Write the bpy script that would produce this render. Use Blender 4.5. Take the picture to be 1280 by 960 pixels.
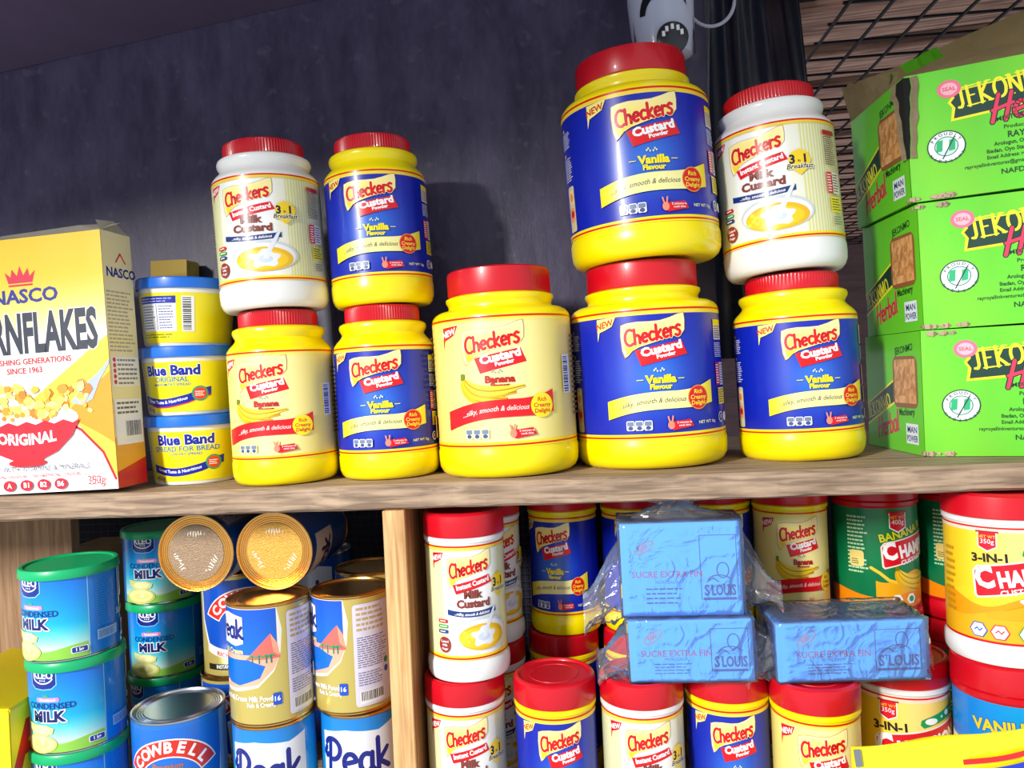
import bpy, bmesh, math, random
import numpy as np
from mathutils import Vector, Matrix
from mathutils.geometry import tessellate_polygon

for o in list(bpy.data.objects): bpy.data.objects.remove(o, do_unlink=True)
SC = bpy.context.scene
COL = SC.collection
PI = math.pi
rad = math.radians
rnd = random.Random(7)

# ------------------------------------------------------------------ camera
CAM_P = Vector((0, -0.80, 0.108)); F_PX = 960.0
CAM_R = Matrix.Rotation(rad(5), 3, 'Z') @ Matrix.Rotation(rad(90-0.5), 3, 'X') @ Matrix.Rotation(rad(-2.6), 3, 'Z')
cd = bpy.data.cameras.new('camera'); cam = bpy.data.objects.new('camera', cd); COL.objects.link(cam)
cd.sensor_width = 36; cd.lens = 36*F_PX/1280; cd.clip_start = 0.02
cam.matrix_world = Matrix.Translation(CAM_P) @ CAM_R.to_4x4()
SC.camera = cam
# ------------------------------------------------------------------ world, light, exposure
w = bpy.data.worlds.new('daylight'); SC.world = w; w.use_nodes = True
bg = w.node_tree.nodes['Background']; bg.inputs[0].default_value = (0.86, 0.93, 1.0, 1); bg.inputs[1].default_value = 0.62
ld = bpy.data.lights.new('shop_front_daylight', 'AREA'); ld.shape = 'RECTANGLE'; ld.size = 0.20; ld.size_y = 0.70
ld.energy = 112; ld.color = (1.0, 0.97, 0.93)
lo = bpy.data.objects.new('shop_front_daylight', ld); COL.objects.link(lo)
lo.location = (-1.55, -2.35, 1.15)
lo.rotation_euler = (Vector((0.05, 0.1, 0.0))-Vector(lo.location)).to_track_quat('-Z', 'Y').to_euler()
SC.view_settings.view_transform = 'Standard'; SC.view_settings.look = 'None'
SC.view_settings.gamma = 1; SC.view_settings.use_curve_mapping = False
SC.view_settings.exposure = 0.26

def at(px, py, Y=None, Z=None):
    d = CAM_R @ Vector(((px-640)/F_PX, -(py-480)/F_PX, -1))
    t = (Y-CAM_P.y)/d.y if Y is not None else (Z-CAM_P.z)/d.z
    return CAM_P + d*t
# ------------------------------------------------------------------ colours, materials
def lin(c):
    if isinstance(c, str):
        c = c.lstrip('#'); c = tuple(int(c[i:i+2], 16)/255 for i in (0, 2, 4))
    return tuple(x/12.92 if x <= .04045 else ((x+.055)/1.055)**2.4 for x in c)
MATS = {}
def mat(name, col, rough=.5, metal=0, coat=0, bump=0, bscale=60, vary=0, vscale=8, stretch=(1, 1, 1), spec=.5, trans=0, sss=0):
    if name in MATS: return MATS[name]
    m = bpy.data.materials.new(name); m.use_nodes = True; nt = m.node_tree; N = nt.nodes; L = nt.links
    p = N['Principled BSDF']; c = lin(col)
    p.inputs['Base Color'].default_value = (*c, 1); p.inputs['Roughness'].default_value = rough
    p.inputs['Metallic'].default_value = metal; p.inputs['Coat Weight'].default_value = coat
    p.inputs['Coat Roughness'].default_value = .08; p.inputs['Specular IOR Level'].default_value = spec
    p.inputs['Transmission Weight'].default_value = trans
    if sss:
        p.inputs['Subsurface Weight'].default_value = sss; p.inputs['Subsurface Radius'].default_value = (.01, .01, .01)
    if bump or vary:
        tc = N.new('ShaderNodeTexCoord'); mp = N.new('ShaderNodeMapping'); mp.inputs['Scale'].default_value = stretch
        L.new(tc.outputs['Object'], mp.inputs[0])
    if vary:
        n = N.new('ShaderNodeTexNoise'); n.inputs['Scale'].default_value = vscale; n.inputs['Detail'].default_value = 8
        n.inputs['Roughness'].default_value = .65
        L.new(mp.outputs[0], n.inputs[0]); r = N.new('ShaderNodeValToRGB')
        r.color_ramp.elements[0].position = .33; r.color_ramp.elements[1].position = .68
        r.color_ramp.elements[0].color = (*[x*(1-vary) for x in c], 1); r.color_ramp.elements[1].color = (*[min(1, x*(1+vary)) for x in c], 1)
        L.new(n.outputs[0], r.inputs[0]); L.new(r.outputs[0], p.inputs['Base Color'])
    if bump:
        n = N.new('ShaderNodeTexNoise'); n.inputs['Scale'].default_value = bscale; n.inputs['Detail'].default_value = 6
        L.new(mp.outputs[0], n.inputs[0]); b = N.new('ShaderNodeBump'); b.inputs['Strength'].default_value = bump; b.inputs['Distance'].default_value = .002
        L.new(n.outputs[0], b.inputs['Height']); L.new(b.outputs[0], p.inputs['Normal'])
    MATS[name] = m; return m
def print_mat(name, rough=.28, coat=.3, metal_from_gold=False, bump=0, bscale=40):
    m = bpy.data.materials.new(name); m.use_nodes = True; nt = m.node_tree; N = nt.nodes; L = nt.links
    p = N['Principled BSDF']; a = N.new('ShaderNodeAttribute'); a.attribute_name = 'Col'
    L.new(a.outputs['Color'], p.inputs['Base Color']); p.inputs['Roughness'].default_value = rough
    p.inputs['Coat Weight'].default_value = coat; p.inputs['Coat Roughness'].default_value = .1
    if metal_from_gold:   # alpha below one marks bare metal showing through the print
        r = N.new('ShaderNodeMath'); r.operation = 'SUBTRACT'; r.inputs[0].default_value = 1
        L.new(a.outputs['Alpha'], r.inputs[1]); L.new(r.outputs[0], p.inputs['Metallic'])
    if bump:
        tc = N.new('ShaderNodeTexCoord'); n = N.new('ShaderNodeTexNoise'); n.inputs['Scale'].default_value = bscale; n.inputs['Detail'].default_value = 4
        L.new(tc.outputs['Object'], n.inputs[0]); b = N.new('ShaderNodeBump'); b.inputs['Strength'].default_value = bump; b.inputs['Distance'].default_value = .003
        L.new(n.outputs[0], b.inputs['Height']); L.new(b.outputs[0], p.inputs['Normal'])
    return m
M_LABEL = print_mat('printed_film_label', .32, .10)
M_CAN = print_mat('printed_tin', .3, .35, True)
M_CARD = print_mat('printed_carton', .45, .15, bump=.25, bscale=22)
M_WRAPCARD = print_mat('printed_paper', .5, .05)
M_YEL = mat('yellow_plastic', (.985, .90, .0), .28, coat=.25)
M_WHT = mat('white_plastic', (.93, .93, .92), .3, coat=.25)
M_RED = mat('red_plastic', (.80, .035, .12), .33, coat=.2)
M_BLUELID = mat('blue_plastic', (.05, .42, .86), .35, coat=.2)
M_GREENLID = mat('green_plastic', (.03, .68, .42), .35, coat=.1)
M_TUB = mat('tub_plastic', (.93, .93, .90), .35)
M_GOLD = mat('gold_lacquered_tin', (.93, .72, .40), .27, 1, bump=.12, bscale=400)
M_GOLDDULL = mat('gold_lacquered_tin_dull', (.86, .66, .32), .5, .75, bump=.5, bscale=900, vary=.2, vscale=500)
M_BROWNDULL = mat('bronze_lacquered_tin_dull', (.62, .52, .42), .5, .6, bump=.5, bscale=900, vary=.2, vscale=500)
M_STEEL = mat('bare_tin', (.80, .82, .86), .25, 1)
M_EMB = mat('embossed_tin_marks', (1, .97, .88), .35, .3)

def wood(name, c1, c2, axis='X', scale=1.0):
    m = bpy.data.materials.new(name); m.use_nodes = True; nt = m.node_tree; N = nt.nodes; L = nt.links
    p = N['Principled BSDF']; p.inputs['Roughness'].default_value = .72; p.inputs['Specular IOR Level'].default_value = .3
    tc = N.new('ShaderNodeTexCoord'); mp = N.new('ShaderNodeMapping')
    s = {'X': (2.5, 48, 48), 'Z': (48, 48, 2.5), 'Y': (48, 2.5, 48)}[axis]
    mp.inputs['Scale'].default_value = [v*scale for v in s]; L.new(tc.outputs['Object'], mp.inputs[0])
    n = N.new('ShaderNodeTexNoise'); n.inputs['Scale'].default_value = 4; n.inputs['Detail'].default_value = 9; n.inputs['Distortion'].default_value = .5
    L.new(mp.outputs[0], n.inputs[0])
    r = N.new('ShaderNodeValToRGB'); r.color_ramp.elements[0].position = .36; r.color_ramp.elements[1].position = .64
    r.color_ramp.elements[0].color = (*lin(c1), 1); r.color_ramp.elements[1].color = (*lin(c2), 1); L.new(n.outputs[0], r.inputs[0])
    n2 = N.new('ShaderNodeTexNoise'); n2.inputs['Scale'].default_value = 9; n2.inputs['Detail'].default_value = 5; L.new(tc.outputs['Object'], n2.inputs[0])
    mx = N.new('ShaderNodeMixRGB'); mx.blend_type = 'MULTIPLY'; mx.inputs[0].default_value = .45
    r2 = N.new('ShaderNodeValToRGB'); r2.color_ramp.elements[0].position = .35; r2.color_ramp.elements[1].position = .6
    r2.color_ramp.elements[0].color = (.55, .5, .48, 1); r2.color_ramp.elements[1].color = (1, 1, 1, 1)
    L.new(n2.outputs[0], r2.inputs[0]); L.new(r.outputs[0], mx.inputs[1]); L.new(r2.outputs[0], mx.inputs[2]); L.new(mx.outputs[0], p.inputs['Base Color'])
    b = N.new('ShaderNodeBump'); b.inputs['Strength'].default_value = .5; b.inputs['Distance'].default_value = .0015
    L.new(n.outputs[0], b.inputs['Height']); L.new(b.outputs[0], p.inputs['Normal'])
    return m
M_WOOD = wood('weathered_shelf_wood', (.50, .42, .35), (.72, .62, .52), 'X')
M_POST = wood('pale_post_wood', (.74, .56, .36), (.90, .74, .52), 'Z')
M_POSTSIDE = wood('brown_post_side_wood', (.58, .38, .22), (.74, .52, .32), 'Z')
M_PLY = wood('tan_plywood', (.52, .40, .30), (.64, .51, .39), 'Z')

# ------------------------------------------------------------------ object helpers
def tag(o, label=None, cat=None, group=None, kind=None):
    if label: o['label'] = label
    if cat: o['category'] = cat
    if group: o['group'] = group
    if kind: o['kind'] = kind
    return o
def empty(name, loc=(0, 0, 0), rot=(0, 0, 0)):
    o = bpy.data.objects.new(name, None); COL.objects.link(o); o.location = loc; o.rotation_euler = rot; o.empty_display_size = .02; return o
def link(name, me, m=None, parent=None):
    o = bpy.data.objects.new(name, me); COL.objects.link(o)
    if m is not None and not me.materials:
        for x in (m if isinstance(m, (list, tuple)) else [m]): me.materials.append(x)
    if parent: o.parent = parent
    return o
def bm_obj(name, bm, m, parent=None, smooth=False, ang=35):
    me = bpy.data.meshes.new(name); bmesh.ops.recalc_face_normals(bm, faces=bm.faces); bm.to_mesh(me); bm.free()
    if smooth:
        for p in me.polygons: p.use_smooth = True
        me.set_sharp_from_angle(angle=rad(ang))
    return link(name, me, m, parent)
def box(bm, x0, y0, z0, x1, y1, z1, M=None, bev=0):
    vs = [bm.verts.new((x, y, z)) for x in (x0, x1) for y in (y0, y1) for z in (z0, z1)]
    fs = [bm.faces.new([vs[i] for i in q]) for q in ((0, 1, 3, 2), (4, 6, 7, 5), (0, 4, 5, 1), (2, 3, 7, 6), (0, 2, 6, 4), (1, 5, 7, 3))]
    if bev:
        r = bmesh.ops.bevel(bm, geom=list({e for f in fs for e in f.edges}), offset=bev, segments=2, profile=.5, affect='EDGES')
        vs = list({v for f in r['faces'] for v in f.verts} | {v for v in vs if v.is_valid})
    if M: bmesh.ops.transform(bm, matrix=M, verts=[v for v in vs if v.is_valid])
    return vs
def lathe_mesh(name, prof, n=64, ribs=None):
    """prof: (r, z) list bottom to top; ribs=(z0, z1, count, depth) on the side wall"""
    vs, fs = [], []
    for (r, z) in prof:
        for i in range(n):
            a = 2*PI*i/n; rr = r
            if ribs and ribs[0] <= z <= ribs[1] and i % 2: rr = r-ribs[3]
            vs.append((rr*math.sin(a), -rr*math.cos(a), z))
    for k in range(len(prof)-1):
        for i in range(n):
            j = (i+1) % n; fs.append((k*n+i, k*n+j, (k+1)*n+j, (k+1)*n+i))
    c0 = len(vs); vs.append((0, 0, prof[0][1])); vs.append((0, 0, prof[-1][1])); L = len(prof)-1
    for i in range(n):
        j = (i+1) % n; fs.append((j, i, c0)); fs.append((L*n+i, L*n+j, c0+1))
    me = bpy.data.meshes.new(name); me.from_pydata(vs, [], fs); 
    for p in me.polygons: p.use_smooth = True
    me.set_sharp_from_angle(angle=rad(38)); return me
def tube_mesh(name, pts, r, n=8):
    bm = bmesh.new(); rings = []
    for i, p in enumerate(pts):
        p = Vector(p); d = (Vector(pts[min(i+1, len(pts)-1)])-Vector(pts[max(i-1, 0)])).normalized()
        a = d.cross(Vector((0, 0, 1))); a = a.normalized() if a.length > 1e-3 else Vector((1, 0, 0)); b = d.cross(a)
        rings.append([bm.verts.new(p+a*r*math.cos(2*PI*k/n)+b*r*math.sin(2*PI*k/n)) for k in range(n)])
    for A, B in zip(rings, rings[1:]):
        for k in range(n): bm.faces.new((A[k], A[(k+1) % n], B[(k+1) % n], B[k]))
    bm.faces.new(rings[0]); bm.faces.new(rings[-1][::-1])
    return bm

# ------------------------------------------------------------------ flat print, cut as thin layers of ink
_tc = {}
def text_geo(s, off, res=2):
    k = (s, off, res)
    if k not in _tc:
        c = bpy.data.curves.new('t', 'FONT'); c.body = s; c.size = 1; c.offset = off; c.resolution_u = res; c.fill_mode = 'FRONT'
        o = bpy.data.objects.new('t', c); m = o.to_mesh()
        v = [(q.co.x, q.co.y) for q in m.vertices]; f = [tuple(p.vertices) for p in m.polygons]
        o.to_mesh_clear(); bpy.data.objects.remove(o); bpy.data.curves.remove(c); _tc[k] = (v, f)
    return _tc[k]
def arc(cx, cy, rx, ry, a0, a1, n=10):
    return [(cx+rx*math.cos(rad(a0+(a1-a0)*i/n)), cy+ry*math.sin(rad(a0+(a1-a0)*i/n))) for i in range(n+1)]
# hand drawn letters: strokes in a cell with x height .5, ascender .8; last item is the advance
GL = {
 'C': ([arc(.36, .38, .32, .40, 55, 305)], .66), 'h': ([[(.08, .82), (.08, 0)], arc(.25, .28, .17, .2, 180, 0)+[(.43, 0)]], .54),
 'e': ([[(.07, .24), (.44, .3)]+arc(.26, .26, .2, .24, 15, 310)], .52), 'c': ([arc(.26, .26, .2, .24, 50, 310)], .48),
 'k': ([[(.08, .82), (.08, 0)], [(.40, .5), (.11, .22), (.44, 0)]], .50), 'r': ([[(.08, .5), (.08, 0)], arc(.25, .3, .17, .18, 180, 50)], .40),
 's': ([[(.38, .46), (.24, .52), (.1, .44), (.12, .33), (.28, .25), (.37, .15), (.3, .03), (.16, -.01), (.03, .06)]], .46),
 'P': ([[(.16, .80), (.10, 0)], arc(.22, .58, .3, .27, 150, -110, 14), [(-.04, .60), (-.12, .45), (-.04, .36), (.04, .42)]], .58),
 'a': ([arc(.24, .24, .19, .24, 60, 320), [(.42, .48), (.41, .1), (.5, .0)]], .54),
 'H': ([[(.18, .85), (.05, 0)], [(.62, .85), (.5, 0)], [(.02, .38), (.7, .5)]], .72),
 'b': ([[(.12, .85), (.08, 0)], arc(.26, .24, .18, .24, 150, -170, 14)], .50), 'l': ([[(.12, .85), (.08, .1), (.18, .0)]], .24),
}
class Art:
    def __init__(s, sx=1, sy=None, ox=0, oy=0):
        s.v = []; s.f = []; s.c = []; s.sx = sx; s.sy = sx if sy is None else sy; s.ox = ox; s.oy = oy; s.layer = 0; s.n = 0; s.mir = False
    def up(s): s.layer += 1; s.n = 0
    def raw(s, pts, faces, col):
        s.n += 1; z = s.layer*4.5e-5+(s.n % 12)*1.5e-6; b = len(s.v)
        P = [(s.ox+x*s.sx, s.oy+y*s.sy) for x, y in pts]
        for p in P: s.v.append((p[0], p[1], z))
        fn = col if callable(col) else None
        cc = None if fn else (*lin(col), 1.0)
        if not fn and not isinstance(col, str) and len(col) == 4: cc = (*lin(col[:3]), col[3])
        for f in faces:
            A, B, C = P[f[0]], P[f[1]], P[f[2]]
            if (B[0]-A[0])*(C[1]-A[1])-(C[0]-A[0])*(B[1]-A[1]) < 0: f = tuple(reversed(f))
            s.f.append(tuple(b+i for i in f))
            if fn:
                o = []
                for i in f:
                    q = fn(*pts[i]); o.append((*lin(q[:3]), q[3] if len(q) == 4 else 1.0))
                s.c.append(o)
            else: s.c.append([cc]*len(f))
    def poly(s, pts, col, up=True):
        if up: s.up()
        t = tessellate_polygon([[Vector((x, y, 0)) for x, y in pts]]); s.raw(pts, t, col); return s
    def rect(s, x0, y0, x1, y1, col, up=True): return s.poly([(x0, y0), (x1, y0), (x1, y1), (x0, y1)], col, up)
    def ell(s, cx, cy, rx, ry, col, n=24, up=True): return s.poly([(cx+rx*math.cos(2*PI*i/n), cy+ry*math.sin(2*PI*i/n)) for i in range(n)], col, up)
    def rrect(s, x0, y0, x1, y1, r, col, up=True):
        p = arc(x1-r, y1-r, r, r, 0, 90, 4)+arc(x0+r, y1-r, r, r, 90, 180, 4)+arc(x0+r, y0+r, r, r, 180, 270, 4)+arc(x1-r, y0+r, r, r, 270, 360, 4)
        return s.poly(p, col, up)
    def grad(s, x0, y0, x1, y1, nx, ny, fn, up=True):
        if up: s.up()
        pts = [(x0+(x1-x0)*i/nx, y0+(y1-y0)*j/ny) for j in range(ny+1) for i in range(nx+1)]
        s.raw(pts, [(j*(nx+1)+i, j*(nx+1)+i+1, (j+1)*(nx+1)+i+1, (j+1)*(nx+1)+i) for j in range(ny) for i in range(nx)], fn); return s
    def band(s, xs, lo_, hi_, col, up=True):
        """strip between two curves"""
        if up: s.up()
        pts = [(x, lo_(x)) for x in xs]+[(x, hi_(x)) for x in xs]; n = len(xs)
        s.raw(pts, [(i, i+1, n+i+1, n+i) for i in range(n-1)], col); return s
    def text(s, t, x, y, h, col, bold=0, shear=0, al='c', rot=0, wx=1.0, out=None, warp=None, up=True, res=2):
        v, f = text_geo(t, bold, res)
        if not v: return s
        k = h/.682; xs = [p[0] for p in v]; x0, x1 = min(xs), max(xs); cx = {'c': (x0+x1)/2, 'l': x0, 'r': x1}[al]
        c_, s_ = math.cos(rad(rot)), math.sin(rad(rot))
        def tr(p, dx=0, dy=0):
            a = (p[0]-cx)*k*wx+p[1]*k*shear+dx; b = p[1]*k+dy
            if warp: a, b = warp(a, b)
            return (x+a*c_-b*s_, y+a*s_+b*c_)
        if out:
            s.up()
            for i in range(8): s.raw([tr(p, out[1]*math.cos(i*PI/4), out[1]*math.sin(i*PI/4)) for p in v], f, out[0])
        if up or out: s.up()
        s.raw([tr(p) for p in v], f, col); return s
    def stroke(s, pts, w, col, up=True, cap=6):
        if up: s.up()
        for (a, b) in zip(pts, pts[1:]):
            dx, dy = b[0]-a[0], b[1]-a[1]; L = math.hypot(dx, dy) or 1e-9; nx, ny = -dy/L*w/2, dx/L*w/2
            s.raw([(a[0]+nx, a[1]+ny), (a[0]-nx, a[1]-ny), (b[0]-nx, b[1]-ny), (b[0]+nx, b[1]+ny)], [(0, 1, 2, 3)], col)
        if cap:
            for a in pts: s.ell(a[0], a[1], w/2, w/2, col, cap, up=False)
        return s
    def script(s, word, x, y, h, w, col, rot=0, shear=0, wx=1, grow=None, out=None):
        """hand lettering centred on x, baseline y, x height of half of h"""
        adv = sum(GL[c][1] for c in word)*h*wx; c_, s_ = math.cos(rad(rot)), math.sin(rad(rot))
        def run(col_, w_):
            s.up(); cx = -adv/2
            for i, c in enumerate(word):
                g = grow(i) if grow else 1
                for st in GL[c][0]:
                    P = []
                    for (a, b) in st:
                        X = cx+(a*wx+b*shear)*h*g; Y = b*h*g; P.append((x+X*c_-Y*s_, y+X*s_+Y*c_))
                    s.stroke(P, w_, col_, up=False)
                cx += GL[c][1]*h*wx
        if out: run(out[0], w+2*out[1])
        run(col, w); return s
    def lines(s, x0, y0, x1, y1, n, col, seed=1, fill=.45):
        """print too small to read: rows of short dashes"""
        r = random.Random(seed); s.up(); dy = (y1-y0)/n
        for i in range(n):
            y = y1-(i+.5)*dy; x = x0; end = x1-r.random()*.25*(x1-x0)
            while x < end:
                L = min((.08+.14*r.random())*(x1-x0), end-x); s.rect(x, y-dy*fill/2, x+L, y+dy*fill/2, col, up=False); x += L+.03*(x1-x0)
        return s
    def barcode(s, x0, y0, x1, y1, seed=3, vertical=True):
        s.rect(x0, y0, x1, y1, (.93, .93, .93)); r = random.Random(seed); s.up()
        if vertical:   # bars lie across
            y = y0+.04*(y1-y0)
            while y < y1-.06*(y1-y0):
                t = (.012+.03*r.random())*(y1-y0); s.rect(x0+.1*(x1-x0), y, x1-.25*(x1-x0), y+t, (.05, .05, .07), up=False); y += t+(.012+.022*r.random())*(y1-y0)
        else:
            x = x0+.04*(x1-x0)
            while x < x1-.06*(x1-x0):
                t = (.012+.03*r.random())*(x1-x0); s.rect(x, y0+.25*(y1-y0), x+t, y1-.08*(y1-y0), (.05, .05, .07), up=False); x += t+(.012+.022*r.random())*(x1-x0)
        return s
    def mesh(s, name, bend=None, step=None, m=None):
        """bend=(R0, slope, rot): wrap on a (slightly conical) drum of radius R0+slope*y; else a plane facing -Y"""
        bm = bmesh.new(); cl = bm.loops.layers.float_color.new('Col'); vs = [bm.verts.new(p) for p in s.v]
        for f, c in zip(s.f, s.c):
            try: fa = bm.faces.new([vs[i] for i in f])
            except ValueError: continue
            for lp, q in zip(fa.loops, c): lp[cl] = q
        if bend:
            R0, sl, rot = bend; st = step or R0*2*PI/64
            xs = [v.co.x for v in bm.verts]; k0 = math.ceil(min(xs)/st); k1 = math.floor(max(xs)/st)
            for k in range(k0, k1+1):
                x = k*st; fs = [f for f in bm.faces if min(v.co.x for v in f.verts) < x-1e-7 and max(v.co.x for v in f.verts) > x+1e-7]
                if not fs: continue
                g = set(fs)
                for f in fs: g.update(f.verts); g.update(f.edges)
                bmesh.ops.bisect_plane(bm, geom=list(g), dist=1e-7, plane_co=(x, 0, 0), plane_no=(1, 0, 0))
        me = bpy.data.meshes.new(name)
        co = None
        if bend:
            bm.verts.ensure_lookup_table(); nr = []
            for v in bm.verts:
                x, y, z = v.co; a = x/R0+rot; k = x/st; fr = k-math.floor(k)
                # stay on the chord of the facet so the layers keep their order
                a0, a1 = math.floor(k+1e-6)*st/R0+rot, (math.floor(k+1e-6)+1)*st/R0+rot; fr = (a-a0)/(a1-a0)
                r = R0+sl*y+z
                px, py = math.sin(a0)*(1-fr)+math.sin(a1)*fr, -(math.cos(a0)*(1-fr)+math.cos(a1)*fr)
                v.co = (px*r, py*r, y); nr.append((math.sin(a), -math.cos(a), -sl))
            bm.to_mesh(me); bm.free()
            for p in me.polygons: p.use_smooth = True
            me.normals_split_custom_set_from_vertices([Vector(q).normalized() for q in nr])
        else:
            for v in bm.verts: v.co = (v.co.x, -v.co.z, v.co.y)
            bm.to_mesh(me); bm.free()
        me.materials.append(m or M_LABEL); return me

# ------------------------------------------------------------------ label designs (label height 1, u to the right)
RED = (.86, .03, .09); YEL = (.99, .90, .05); CREAM = (.97, .92, .52); NAVY = (.06, .08, .45); WH = (.97, .97, .97)
_U = [-.5, -.4, -.33, -.2, -.05, .1, .25, .4, .52]; _T = [.26, .288, .306, .340, .361, .366, .364, .388, .440]; _B = [.10, .145, .165, .203, .226, .231, .230, .232, .262]
def wtop(u): return sum(float(np.interp(u+d, _U, _T)) for d in (-.05, 0, .05))/3
def wbot(u): return sum(float(np.interp(u+d, _U, _B)) for d in (-.05, 0, .05))/3
def wavef(u): return (wtop(u)+wbot(u))/2
def checkers_logo(A, cx, cy, k=1.0, sub='Custard', sub2='Powder', ks=1):
    """badge with hand lettering and the red slanted plate under it"""
    def W(pts): return [(cx+x*k, cy+y*k) for x, y in pts]
    top = [(-.25, .083), (-.20, .098), (-.12, .105), (-.02, .102), (.06, .105), (.14, .125), (.21, .150), (.262, .160)]
    bot = [(.268, .10), (.262, .02), (.235, -.012), (.18, -.022), (.12, -.032), (.04, -.058), (-.04, -.080), (-.11, -.098), (-.165, -.125), (-.205, -.165), (-.228, -.178), (-.248, -.12), (-.257, .0)]
    pts = top+bot
    c0 = (.005, .01)
    big = [((x-c0[0])*1.05+c0[0], (y-c0[1])*1.07+c0[1]) for x, y in pts]
    A.poly(W(big), (.72, .52, .05))
    def gf(x, y):
        t = min(1, max(0, (y-cy)/k/.25+.55)); return (1, .85+.09*t, .10+.55*t)
    A.poly(W([((x-c0[0])*1.03+c0[0], (y-c0[1])*1.03+c0[1]) for x, y in pts]), (.99, .95, .70))
    A.poly(W([((x-c0[0])*.955+c0[0], (y-c0[1])*.93+c0[1]) for x, y in pts]), gf)
    A.script('Checkers', cx+.004*k, cy-.054*k, .150*k, .0255*k, (.85, .04, .08), rot=9, shear=.12, wx=.78, grow=lambda i: 1.10 if i in (0, 7) else 1.0, out=((.99, .95, .7), .004*k))
def plate(A, cx, cy, w, h, rot, col=RED):
    c_, s_ = math.cos(rad(rot)), math.sin(rad(rot)); P = [(-w/2, -h/2-.012), (w/2, -h/2), (w/2-.025, h/2), (-w/2-.02, h/2)]
    A.poly([(cx+x*c_-y*s_, cy+x*s_+y*c_) for x, y in P], col)
def small_icons(A, cx, cy, col, k=1):
    for i in range(3):
        x = cx+(i-1)*.066*k; A.rrect(x-.031*k, cy-.035*k, x+.031*k, cy+.04*k, .012*k, col)
        A.rrect(x-.026*k, cy+.0*k, x+.026*k, cy+.034*k, .008*k, (.45, .5, .6) if col[0] > .9 else col); A.ell(x, cy-.016*k, .02*k, .016*k, (.25, .3, .5), 10)
def hand_badge(A, cx, cy, k=1):
    plate(A, cx+.03*k, cy, .17*k, .055*k, 4); A.text('2 minutes to', cx+.04*k, cy+.004*k, .016*k, WH, .01); A.text('cook time', cx+.04*k, cy-.018*k, .016*k, WH, .01)
    A.ell(cx-.065*k, cy-.005*k, .026*k, .032*k, (.93, .55, .45), 12); A.stroke([(cx-.07*k, cy), (cx-.085*k, cy+.06*k)], .012*k, (.93, .55, .45)); A.stroke([(cx-.06*k, cy), (cx-.05*k, cy+.062*k)], .012*k, (.93, .55, .45))
def flags(A, cx, cy, c, k=1):
    for sgn in (-1, 1):
        for i in range(3):
            for j in range(2):
                if (i+j) % 2 == 0: A.rect(cx+sgn*(.012+i*.012)*k-.006*k, cy+(j*.014+i*.003)*k, cx+sgn*(.012+i*.012)*k+.006*k, cy+(.014+j*.014+i*.003)*k, c, up=not (i or j))
def new_flag(A, x, y, bgc, tc, k=1):
    A.poly([(x, y), (x, y-.17*k), (x+.02*k, y-.10*k), (x+.07*k, y-.085*k), (x+.13*k, y-.06*k), (x+.165*k, y+.01*k)], bgc)
    A.text('NEW', x+.07*k, y-.065*k, .045*k, tc, .035, rot=12, shear=.15)
def borders(A, U, top, bot):
    A.rect(-U, .975, U, 1.0, (.99, .86, .05)); A.rect(-U, .985, U, 1.0, (.84, .05, .05)); A.rect(-U, .955, U, .975, top)
    A.rect(-U, 0, U, .045, (.99, .88, .05)); A.rect(-U, .012, U, .026, (.84, .05, .05)); A.rect(-U, 0, U, .012, bot)
def banner(A, col_a, col_b, u0=-.34, u1=.52, bolds=False, tcol=(.35, .33, .36), cc=RED, ct=YEL):
    xs = [u0+(u1-u0)*i/24 for i in range(25)]
    up_, lo_ = wtop, wbot
    def cf(x, y):
        t = (x-u0)/(u1-u0); e = max(0, 1-t/.25)+max(0, (t-.8)/.2); e = min(1, e); return tuple(a*(1-e)+b*e for a, b in zip(col_a, col_b))
    A.band(xs, lo_, up_, cf)
    A.text('...silky, smooth & delicious', .005, -.017, .037, tcol, .012, shear=.25, wx=.9, warp=lambda a, b: (a, b+wavef(a)))
    A.ell(.375, .303, .094, .094, ct if bolds else (.95, .55, .1), 28); A.ell(.375, .303, .086, .086, cc, 28)
    for i, t in enumerate(('Rich', 'Creamy', 'Delight')): A.text(t, .375, .333-.043*i, .031, ct if not bolds else RED, .02, shear=.1)
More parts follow.
